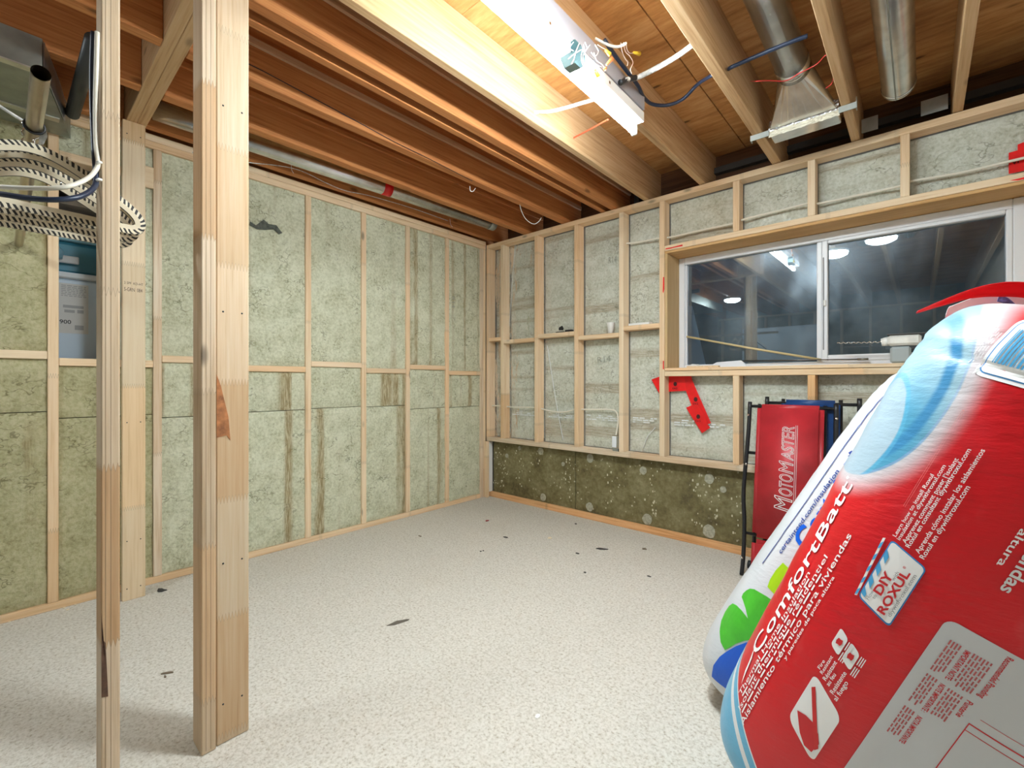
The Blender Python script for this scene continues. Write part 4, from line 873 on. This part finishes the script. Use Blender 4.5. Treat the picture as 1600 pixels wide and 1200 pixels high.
# ================================================================== INSULATION BAGS
class Bag:
    """a soft rounded bag: u runs along its length, s around its section (s = 0 on the face turned to -X, growing towards the viewer's side)"""
    def __init__(self, P, Ln, a, b, e, ee, wr):
        tilt, az, yaw, x, y, z = P
        l = np.array([math.sin(tilt)*math.cos(az), math.sin(tilt)*math.sin(az), math.cos(tilt)])
        n1 = np.array([-1., 0, 0]); n1 -= l*(n1@l); n1 /= np.linalg.norm(n1); n2 = np.cross(l, n1)
        self.l = l; self.m1 = math.cos(yaw)*n1+math.sin(yaw)*n2; self.m2 = np.cross(l, self.m1)
        self.c = np.array([x, y, z]); self.L = Ln; self.ee = ee; self.wr = wr
        t = np.linspace(0, 2*np.pi, 2881); ct, st = np.cos(t), np.sin(t); r = (np.abs(ct)**e+np.abs(st)**e)**(-1/e)
        self.x, self.y = ct*r*b, st*r*a
        self.s = np.concatenate([[0], np.cumsum(np.hypot(np.diff(self.x), np.diff(self.y)))]); self.per = self.s[-1]
    def raw(self, u, s):
        s = s % self.per; x = np.interp(s, self.s, self.x); y = np.interp(s, self.s, self.y)
        v = min(1., max(-1., 2*u/self.L)); k = max(0., 1-abs(v)**self.ee)**(1/self.ee)
        return self.c+u*self.l+k*(x*self.m1+y*self.m2)
    def disp(self, u, s):
        d = .0022*noise.noise(Vector((u*6, s*6, self.wr)))
        top = math.exp(-((u-.50)/.13)**2)
        d += top*(.0045*noise.noise(Vector((u*34+s*3, s*3.5, self.wr+4)))-.004*max(0, 1-abs(u-.515+.10*s)/.008)-.003*max(0, 1-abs(u-.405+.05*s)/.007))
        d += .0022*noise.noise(Vector(((u+s)*14, (u-s)*3, self.wr+9)))
        return d*max(0., min(1., (self.L/2-abs(u))/.05))
    def at(self, u, s, off=0.):
        h = 2e-3; um = min(max(u, -self.L/2+.01), self.L/2-.01)
        du = self.raw(um+h, s)-self.raw(um-h, s); ds = self.raw(um, s+h)-self.raw(um, s-h)
        n = np.cross(du, ds); n /= np.linalg.norm(n)
        if n@(self.raw(um, s)-self.c-u*self.l) < 0: n = -n
        return Vector((self.raw(u, s)+n*(off+self.disp(u, s))).tolist())
    def body(self, name, m, parent, nu=110, ns=190):
        bm = bmesh.new(); uv = bm.loops.layers.uv.new('print'); g = []
        us = [self.L/2*math.sin(math.pi/2*(2*i/nu-1)*.985)/math.sin(math.pi/2*.985) for i in range(nu+1)]
        for u in us: g.append([bm.verts.new(self.at(u*.9995, self.per*k/ns)) for k in range(ns)])
        for i in range(nu):
            for k in range(ns):
                f = bm.faces.new((g[i][k], g[i][(k+1) % ns], g[i+1][(k+1) % ns], g[i+1][k]))
                sv = lambda q: (self.per*q/ns if q < ns/2+1 else self.per*q/ns-self.per)
                kk = k if k < ns/2 else k-ns
                vals = ((us[i], kk), (us[i], kk+1), (us[i+1], kk+1), (us[i+1], kk))
                for lp, (a, q) in zip(f.loops, vals): lp[uv].uv = (a, self.per*q/ns)
        for row in (g[0], g[-1]): bm.faces.new(row)
        me = bm_mesh(name, bm, True); c = recenter(me); return link(name, me, m, parent, c)
    def lay(self, bm, name, m, parent, off=.0018, cu=.03, cs=.012):
        """wrap a flat mesh drawn in (u, s) onto the bag"""
        bmesh.ops.triangulate(bm, faces=bm.faces[:])
        if max(v.co.x for v in bm.verts) > .36: cu, cs = .005, .010
        for ax, st in ((0, cu), (1, cs)):
            q = [v.co[ax] for v in bm.verts]; a, b = min(q), max(q); k = math.ceil(a/st)*st
            while k < b:
                co = [0, 0, 0]; no = [0, 0, 0]; co[ax] = k; no[ax] = 1
                bmesh.ops.bisect_plane(bm, geom=bm.verts[:]+bm.edges[:]+bm.faces[:], plane_co=co, plane_no=no); k += st
        for v in bm.verts: v.co = self.at(v.co.x, v.co.y, off)
        me = bpy.data.meshes.new(name); bm.to_mesh(me); bm.free(); c = recenter(me); return link(name, me, m, parent, c)
    def text(self, name, body, m, parent, u0, u1, s0, cap, flip=False, offset=.012, shear=0., off=.002):
        me = glyphs(body, offset, shear); xs_ = [v.co.x for v in me.vertices]; a, b = min(xs_), max(xs_)
        sx = (u1-u0)/(b-a); sy = cap/CAPH*(1 if flip else -1)
        bm = bmesh.new(); bm.from_mesh(me); bpy.data.meshes.remove(me)
        for v in bm.verts: v.co = Vector((u0+(v.co.x-a)*sx, s0+v.co.y*sy, 0))
        return self.lay(bm, name, m, parent, off)
    def poly(self, name, pts, m, parent, off=.0014):
        bm = bmesh.new(); f = bm.faces.new([bm.verts.new((u, s, 0)) for u, s in pts]); return self.lay(bm, name, m, parent, off)
    def rrect(self, name, u0, u1, s0, s1, r, m, parent, off=.0014, sh=0.):
        pts = []
        for cu, cs, a0 in ((u1-r, s1-r, 0), (u0+r, s1-r, 90), (u0+r, s0+r, 180), (u1-r, s0+r, 270)):
            for k in range(6): a = math.radians(a0+k*18); pts.append((cu+r*math.cos(a), cs+r*math.sin(a)))
        return self.poly(name, [(u+sh*(q-s0), q) for u, q in pts], m, parent, off)
    def rows(self, name, rects, m, parent, off=.002):
        bm = bmesh.new()
        for u0, u1, s0, s1 in rects: bm.faces.new([bm.verts.new(p) for p in ((u0, s0, 0), (u1, s0, 0), (u1, s1, 0), (u0, s1, 0))])
        o = self.lay(bm, name, m, parent, off); return o
def plastic_bump(t, b, sc=1.):
    co = t.nodes.new('ShaderNodeTexCoord'); n = NOISE(t, MAPV(t, co.outputs['Object'], (9, 9, 30)), 2.2*sc, 4, .6); BUMP(t, b, n, .35, .006)
def red_bag_mat():
    m, t, b = mat('red_printed_plastic'); uvn = t.nodes.new('ShaderNodeUVMap'); uvn.uv_map = 'print'
    sx = t.nodes.new('ShaderNodeSeparateXYZ'); L(t, uvn.outputs[0], sx.inputs[0]); u, s = sx.outputs[0], sx.outputs[1]
    wob = M(t, 'MULTIPLY', M(t, 'SUBTRACT', NOISE(t, uvn.outputs[0], 9, 2), .5), .05)
    def ell(u0, s0, a, bb, p=2.):
        x = M(t, 'POWER', M(t, 'ABSOLUTE', M(t, 'DIVIDE', M(t, 'SUBTRACT', u, u0), a)), p); y = M(t, 'POWER', M(t, 'ABSOLUTE', M(t, 'DIVIDE', M(t, 'SUBTRACT', s, s0), bb)), p)
        return M(t, 'POWER', M(t, 'ADD', x, y), 1/p)
    red = (.62, .006, .012)
    d = ell(.40, .075, .205, .142, 2.2)
    dh = ell(.41, .075, .235, .160, 2.2)
    c = MIX(t, M(t, 'SUBTRACT', 1., SM(t, dh, .90, 1.15)), red, (.60, .55, .57))
    # red bag colour carries faded, scuffed wear
    sc = M(t, 'MULTIPLY', SM(t, NOISE(t, MAPV(t, uvn.outputs[0], (5, 9, 1)), 1.4, 4), .56, .76), .32); c = MIX(t, sc, c, (.70, .13, .13))
    inside = M(t, 'SUBTRACT', 1., SM(t, d, .975, 1.0))
    pale = MIX(t, SM(t, ell(.30, .155, .16, .09), .3, 1.25), (.07, .31, .48), (.32, .49, .57))
    ringm = M(t, 'MULTIPLY', SM(t, d, .70, .78), M(t, 'SUBTRACT', 1., SM(t, d, .84, .90)))
    blue = MIX(t, M(t, 'MULTIPLY', ringm, M(t, 'ADD', .35, M(t, 'MULTIPLY', SM(t, s, .05, .16), .65))), pale, (.035, .22, .43))
    rim = M(t, 'MULTIPLY', SM(t, d, .955, .965), M(t, 'SUBTRACT', 1., SM(t, d, .975, .99))); blue = MIX(t, M(t, 'MULTIPLY', rim, .5), blue, (.30, .36, .60))
    di = ell(.305, .085, .125, .078); blue = MIX(t, M(t, 'SUBTRACT', 1., SM(t, di, .93, 1.)), blue, (.36, .48, .56))
    dr = M(t, 'MULTIPLY', SM(t, di, .94, .98), M(t, 'SUBTRACT', 1., SM(t, di, 1.04, 1.08))); blue = MIX(t, M(t, 'MULTIPLY', dr, .55), blue, (.10, .40, .60))
    c = MIX(t, inside, c, blue)
    q = M(t, 'ADD', M(t, 'ADD', s, M(t, 'MULTIPLY', u, 1.2)), .362)
    foot = M(t, 'LESS_THAN', u, -.345)
    c = MIX(t, M(t, 'MULTIPLY', foot, M(t, 'LESS_THAN', q, .004)), c, (.74, .76, .78))
    c = MIX(t, M(t, 'MULTIPLY', foot, M(t, 'LESS_THAN', q, -.002)), c, (.11, .42, .66))
    c = MIX(t, M(t, 'MULTIPLY', foot, M(t, 'MULTIPLY', M(t, 'LESS_THAN', q, -.034), M(t, 'GREATER_THAN', q, -.058))), c, (.74, .76, .78))
    L(t, c, b.inputs['Base Color']); b.inputs['Roughness'].default_value = .36; b.inputs['Coat Weight'].default_value = .15; b.inputs['Coat Roughness'].default_value = .2
    plastic_bump(t, b); return m
RB = Bag([.3999, -.0129, -.0179, 3.1857, -1.7799, .6153], 1.24, .2, .29, 2.6, 7, 1.3)
rbt = thing('insulation_bag', (3.0, -1.78, 0), 'big red plastic bag of insulation batts leaning in the right foreground', 'bag')
RB.body('bag_body', red_bag_mat(), rbt)
T = lambda *a, **k: RB.text('printed_text', a[0], k.pop('m', WHITE_INK), rbt, *a[1:], **k)
T('ComfortBatt', -.295, .185, .1335, .031, offset=.012)
RB.poly('printed_swoosh', [(-.292, .117), (-.312, .124), (-.340, .127), (-.385, .134), (-.352, .1235), (-.326, .1205), (-.313, .1185), (-.302, .1165)], WHITE_INK, rbt, .002)
T('®', .187, .195, .112, .008)
T('Thermal Home Insulation', -.406, -.036, .1475, .0095, offset=.006)
T('Isolant thermique résidentiel', -.432, .022, .1645, .0100, offset=.006)
T('Aislamiento térmico para viviendas', -.452, .094, .1860, .0112, offset=.008)
for a, b_, s_ in ((-.40, -.06, .1525), (-.43, -.03, .1705)):
    rc_ = []; x = a; q = random.Random(int(s_*1e4))
    while x < b_: wd = q.uniform(.012, .035); rc_.append((x, x+wd, s_-.0022, s_+.0012)); x += wd+.006
    RB.rows('fine_print', rc_, WHITE_INK, rbt)['kind'] = 'stuff'
T('y paredes de poca altura', -.235, -.004, .1965, .006)
T('Fire', -.191, -.168, .2560, .0058); T('Resistant', -.196, -.148, .2632, .0058)
T('Résistant', -.203, -.152, .2730, .0068); T('au feu', -.208, -.176, .2815, .0068)
T('Resistente', -.216, -.158, .2935, .0074); T('al fuego', -.224, -.173, .3030, .0074)
# flame symbol on a white rounded square
fp = RB.rrect('symbol_panel', -.335, -.205, .252, .322, .014, WHITE_INK, rbt, sh=-.6)
sk = lambda pts: [(u-.6*(q-.252), q) for u, q in pts]
RB.poly('symbol', sk([(-.232, .259), (-.222, .264), (-.300, .318), (-.312, .314)]), plain('panel_red', (.62, .02, .02), .4), fp, .0026)
fl = [(-.322, .312), (-.331, .297), (-.324, .281), (-.316, .291), (-.314, .272), (-.299, .259), (-.301, .274), (-.291, .284), (-.284, .275), (-.276, .291), (-.280, .306), (-.292, .315), (-.297, .303), (-.304, .314)]
RB.poly('symbol', sk(fl), RED_INK, fp, .0025)
for (u0, u1, s0, s1) in ((-.128, -.084, .249, .2685), (-.138, -.096, .2745, .2950)):
    ip = RB.rrect('symbol_panel', u0, u1, s0, s1, .006, WHITE_INK, rbt, sh=-.6)
    cu_, cs_ = (u0+u1)/2-.006, (s0+s1)/2
    RB.poly('symbol', [(cu_+.010*math.cos(k*math.pi/4)*(1 if k % 2 else .6), cs_+.0055*math.sin(k*math.pi/4)) for k in range(8)], RED_INK, ip, .0024)
    rc_ = []
    for row in range(3):
        for k in range(2): rc_.append((u0-.018+k*.026, u0+.003+k*.026, s1+.003+row*.0035, s1+.0046+row*.0035))
    RB.rows('fine_print', rc_, WHITE_INK, rbt)['kind'] = 'stuff'
# clapper-board label
RB.rrect('label_border', -.0065, .1325, .2455, .3085, .008, BLUE_INK, rbt, .0012, -.28)
dl = RB.rrect('label_panel', -.0035, .1295, .2475, .3065, .007, WHITE_INK, rbt, .0020, -.28)
for k in range(4): RB.poly('label_stripe', [(.004+k*.03, .2478), (.020+k*.03, .2478), (.008+k*.03, .2555), (-.008+k*.03+(.008 if k == 0 else 0), .2555)], SKY_INK, dl, .0029)
RB.poly('label_clapper', [(-.006, .2440), (-.008, .2400), (.126, .2325), (.128, .2365)], WHITE_INK, rbt, .0020)
for k in range(5): RB.poly('label_stripe', [(.0+k*.027, .2437-.0015*k), (.013+k*.027, .2430-.0015*k), (.005+k*.027, .2392-.0015*k), (-.007+k*.027, .2399-.0015*k)], SKY_INK, rbt, .0027)
D = lambda *a, **k: RB.text('printed_text', a[0], k.pop('m', RED_INK), dl, *a[1:], off=.0034, **k)
D('How', .000, .022, .2635, .006, m=GREY_INK, offset=0); D('to', .009, .018, .2700, .005, m=GREY_INK, offset=0)
D('DIY', .022, .072, .2750, .0135, m=RED_INK, offset=.03); D('with', .062, .082, .2800, .0055, m=GREY_INK, offset=0)
D('ROXUL', -.008, .092, .2935, .0125, m=RED_INK, offset=.03); D('®', .094, .099, .2840, .004)
D('diywithroxul.com', -.004, .094, .3025, .0058, m=GREY_INK, offset=0)
T('Learn how to install Roxul', .140, .278, .2490, .0058); T('insulation at diywithroxul.com', .138, .302, .2565, .0060)
T('Apprenez comment poser l’isolant', .138, .322, .2660, .0065); T('Roxul en consultant diywithroxul.com', .134, .345, .2735, .0068)
T('Aprenda cómo instalar los aislamientos', .133, .353, .2890, .0072); T('Roxul en diywithroxul.com', .128, .284, .2985, .0075)
# fine instruction marks and barcode label near the top
RB.rrect('label_border', .470, .585, .2155, .330, .014, WHITE_INK, rbt, .0012)
RB.rrect('label_line', .4765, .5785, .2205, .325, .010, BLUE_INK, rbt, .0020); bl_ = RB.rrect('label_panel', .4785, .5765, .2222, .3232, .009, WHITE_INK, rbt, .0027)
rc_ = []; x = .230
q = random.Random(3)
while x < .31: wd = q.choice((.0014, .0024, .0036)); rc_.append((.498, .562, x, x+wd)); x += wd+q.choice((.0016, .0026))
RB.rows('barcode', rc_, SKY_INK, bl_, .0036)['kind'] = 'stuff'
rc_ = []
for row in range(4):
    x = .488+.004*row
    while x < .552: wd = q.uniform(.006, .014); rc_.append((x, x+wd, .1995+row*.0040, .2003+row*.0040)); x += wd+.004
RB.rows('fine_print', rc_, WHITE_INK, rbt)['kind'] = 'stuff'
tri = [(.470, .2170), (.498, .2160), (.487, .2265)]
cu_, cs_ = [sum(p[k] for p in tri)/3 for k in (0, 1)]
for k in range(3):
    a, b_ = tri[k], tri[(k+1) % 3]; sh_ = lambda p: (cu_+(p[0]-cu_)*.62, cs_+(p[1]-cs_)*.62)
    RB.poly('recycling_mark', [a, b_, sh_(b_), sh_(a)], WHITE_INK, rbt, .002)
T('4', .481, .489, .2212, .0045)
RB.rows('print_line', [(.20, .405, .2340, .2344), (.20, .405, .2368, .2372), (.404, .4055, .2340, .2372)], plain('pale_red_ink', (.75, .30, .28), .4), rbt)
# shaded side: grey instruction panel printed upside down, and part of the product name
PANEL = plain('silver_panel_ink', (.58, .59, .60), .45)
pn_ = RB.rrect('label_panel', -.56, .053, .3640, .86, .016, PANEL, rbt)
TF = lambda *a, **k: RB.text('printed_text', a[0], k.pop('m', RED_INK), rbt, *a[1:], flip=True, **k)
TF('IMPORTANT NOTE:', .018, -.050, .4040, .0075, offset=.02); TF('NOTE IMPORTANTE :', -.062, -.130, .4030, .0075, offset=.02); TF('NOTA IMPORTANTE:', -.142, -.21, .4030, .0075, offset=.02)
TF('Recommended Pounding', .045, -.045, .4470, .0085, offset=.015); TF('Punterie', -.062, -.100, .4400, .0085, offset=.015)
rc_ = []
for (u0, u1, s0, n_) in ((.020, -.050, .3825, 4), (-.060, -.128, .3825, 4), (-.140, -.208, .3825, 4), (.020, -.056, .4145, 6), (-.062, -.132, .4145, 5)):
    for row in range(n_):
        x = u0; s_ = s0+row*.0045
        while x > u1+.01: wd = q.uniform(.005, .014); rc_.append((max(u1, x-wd), x, s_, s_+.0022)); x -= wd+.003
RB.rows('fine_print', rc_, plain('dull_red_ink', (.48, .10, .10), .5), rbt)['kind'] = 'stuff'
RB.rows('table_line', [(-.50, -.100, .4580, .4595), (-.115, -.1135, .4595, .80), (-.082, -.0810, .466, .80), (-.101, -.0985, .458, .80)], RED_INK, rbt)
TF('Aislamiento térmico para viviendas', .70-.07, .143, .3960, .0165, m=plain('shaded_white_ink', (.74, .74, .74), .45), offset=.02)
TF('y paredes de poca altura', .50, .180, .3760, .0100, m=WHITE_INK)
# loose flap of plastic over the open top, with film inside
def flap(name, pts, wid, m, n=14):
    """ribbon of sheet: centre line with varying width across"""
    P = bezier_pts(pts, n); bm = bmesh.new(); rows_ = []
    for i, p in enumerate(P):
        f = i/(len(P)-1); w_ = wid(f); row = []
        for k in range(5):
            a = (k/4-.5); row.append(bm.verts.new(p+Vector((.25*w_*a, -.55*w_*a, .8*w_*a+.18*w_*(1-4*a*a)))))
        rows_.append(row)
    for A_, B_ in zip(rows_, rows_[1:]):
        for k in range(4): bm.faces.new((A_[k], A_[k+1], B_[k+1], B_[k]))
    me = bm_mesh(name, bm, True); c = recenter(me); o = link(name, me, m, rbt, c)
    sm_ = o.modifiers.new('thick', 'SOLIDIFY'); sm_.thickness = .0012; return o
RP = plain('red_plastic_sheet', (.62, .006, .012), .3)
D0 = 1.02
flap('torn_flap', [ond(1432, 488, D0+.02), ond(1470, 474, D0+.02), ond(1520, 458, D0), ond(1570, 452, D0-.02), ond(1620, 456, D0-.04), ond(1680, 475, D0-.06)], lambda f: .006+.03*min(1, f*1.7), RP)
flap('inner_film', [ond(1480, 488, D0+.04), ond(1520, 474, D0+.04), ond(1560, 468, D0+.03), ond(1600, 472, D0+.02), ond(1650, 485, D0)], lambda f: .03+.01*f, plain('white_inner_film', (.80, .80, .82), .35))
flap('printed_film', [ond(1560, 466, D0+.0), ond(1572, 470, D0-.0), ond(1582, 478, D0-.0), ond(1590, 486, D0-.0)], lambda f: .016, plain('blue_white_print', (.10, .20, .50), .35, noise_amt=.9, nscale=90))
# ------------------------------------------------------------------ white bag behind it
def white_bag_mat():
    m, t, b = mat('white_printed_plastic'); b.inputs['Base Color'].default_value = (.66, .68, .71, 1); b.inputs['Roughness'].default_value = .35
    b.inputs['Coat Weight'].default_value = .1; plastic_bump(t, b, 1.4); return m
WB = Bag([.494, .003, .015, 2.947, -1.388, .567], 1.2, .19, .18, 2.8, 6, 5.1)
wbt = thing('insulation_bag', (2.8, -1.39, 0), 'white plastic bag of insulation with green and blue leaf mark, behind the red bag', 'bag')
WB.body('bag_body', white_bag_mat(), wbt, 90, 150)
WB.rows('print_line', [(-.116, .56, .1395, .1425)], NAVY_INK, wbt)
WB.text('printed_text', 'certainteed.com/insulation', NAVY_INK, wbt, -.045, .259, .1765, .0135)
WB.text('printed_text', 'CertainTeed', ROYAL_INK, wbt, .015, .46, .2270, .050, offset=.03)
def maple(cu_, cs_, r_): return [(cu_+r_*rr_*math.cos(a), cs_+r_*rr_*math.sin(a)) for a, rr_ in [(k*math.pi/8, (1 if k % 2 == 0 else .45)) for k in range(16)]]
WB.poly('printed_leaf', maple(.315, .178, .013), NAVY_INK, wbt)
G1 = [(-.425, .203), (-.42, .178), (-.400, .152), (-.375, .130), (-.345, .119), (-.318, .121), (-.296, .133), (-.283, .155), (-.278, .178), (-.279, .206), (-.262, .184), (-.253, .164), (-.250, .150),
      (-.238, .146), (-.222, .149), (-.207, .156), (-.194, .171), (-.186, .190), (-.178, .212), (-.174, .232), (-.195, .250), (-.24, .262), (-.29, .262), (-.315, .250), (-.345, .232), (-.375, .219), (-.405, .210)]
WB.poly('printed_leaf', G1, GREEN_INK, wbt)
WB.poly('printed_wedge', [(-.548, .205), (-.505, .196), (-.46, .200), (-.42, .210), (-.38, .223), (-.345, .238), (-.315, .256), (-.33, .290), (-.42, .300), (-.50, .292), (-.533, .274), (-.542, .240)], ROYAL_INK, wbt)
WB.poly('printed_block', [(-.060, .195), (-.061, .235), (-.10, .245), (-.156, .236), (-.153, .199), (-.13, .193), (-.095, .191)], LIME_INK, wbt)
# ================================================================== LITTER ON THE CARPET
def scrap(px, py, w_, l_, m, label, cat='scrap', h=.004, n=7, yaw=0., group=None):
    p = onz(px, py); pts = []
    for k in range(n):
        a = 2*math.pi*k/n; r_ = random.uniform(.6, 1.1); x, y = w_*r_*math.cos(a), l_*r_*math.sin(a)
        pts.append((p.x+x*math.cos(yaw)-y*math.sin(yaw), p.y+x*math.sin(yaw)+y*math.cos(yaw), .0005))
    return meta(poly_slab('carpet_scrap', pts, (0, 0, 1), h, m), label, cat, group)
DARKW = plain('dark_wool_scrap', (.05, .045, .04), .9, noise_amt=.3, nscale=60); BRN = plain('brown_wool_scrap', (.20, .15, .10), .9)
scrap(761, 814, .012, .02, plain('dark_red_scrap', (.30, .01, .015), .5), 'small dark red scrap on the carpet near the far corner')
scrap(790, 840, .022, .01, DARKW, 'dark scrap on the carpet just right of and before the red scrap')
scrap(940, 858, .045, .014, DARKW, 'largest dark sliver on the carpet before the window wall', yaw=.5)
scrap(902, 865, .018, .01, DARKW, 'small dark bit on the carpet left of the largest sliver')
scrap(751, 862, .008, .006, DARKW, 'tiny dark crumb, left of a pair on the carpet', n=6); scrap(755, 861, .008, .006, DARKW, 'tiny dark crumb, right of a pair on the carpet', n=6)
scrap(859, 841, .020, .018, plain('pale_wood_chip', (.78, .66, .46), .8), 'pale wood chip on the carpet before the window wall', 'wood chip')
scrap(900, 819, .012, .008, DARKW, 'dark crumb on the carpet close to the wooden rail')
scrap(914, 895, .01, .006, DARKW, 'dark crumb on the open carpet, nearer the viewer than the sliver'); scrap(1014, 901, .014, .006, DARKW, 'thin dark crumb on the carpet toward the creeper')
scrap(252, 923, .034, .02, DARKW, 'dark wool tuft on the carpet beside the wide wall post', n=9, yaw=.4)
scrap(262, 1052, .006, .026, BRN, 'small brown twig on the carpet between the two posts', yaw=-.6); scrap(258, 1058, .008, .004, BRN, 'brown crumb beside the twig between the two posts')
scrap(840, 1120, .010, .015, WHITE_PL, 'small white scrap on the carpet at the bottom of the view')
scrap(656, 838, .02, .006, BRN, 'thin grey-brown scrap on the carpet near the left wall'); scrap(1007, 858, .02, .02, BRN, 'flat brown crumb on the carpet right of the sliver', h=.002)
sm = scrap(622, 973, .016, .05, plain('dark_smudge', (.13, .11, .085), .95), 'dark fuzzy smudge of wool on the middle of the carpet', 'smudge', .002, 12, -.3)
for k, (a, b) in enumerate(((90, 950), (100, 950), (106, 953), (15, 972), (118, 945))): scrap(a, b, .008, .006, plain('pale_chip_%d' % k, (.80, .68, .48), .8) if k == 0 else bpy.data.materials['pale_chip_0'], ('second', 'middle', 'fourth', 'leftmost', 'rightmost')[k]+' of five pale wood crumbs at the foot of the left wall', 'wood chip', .003, 6, 0, 'wood crumbs by the left wall')
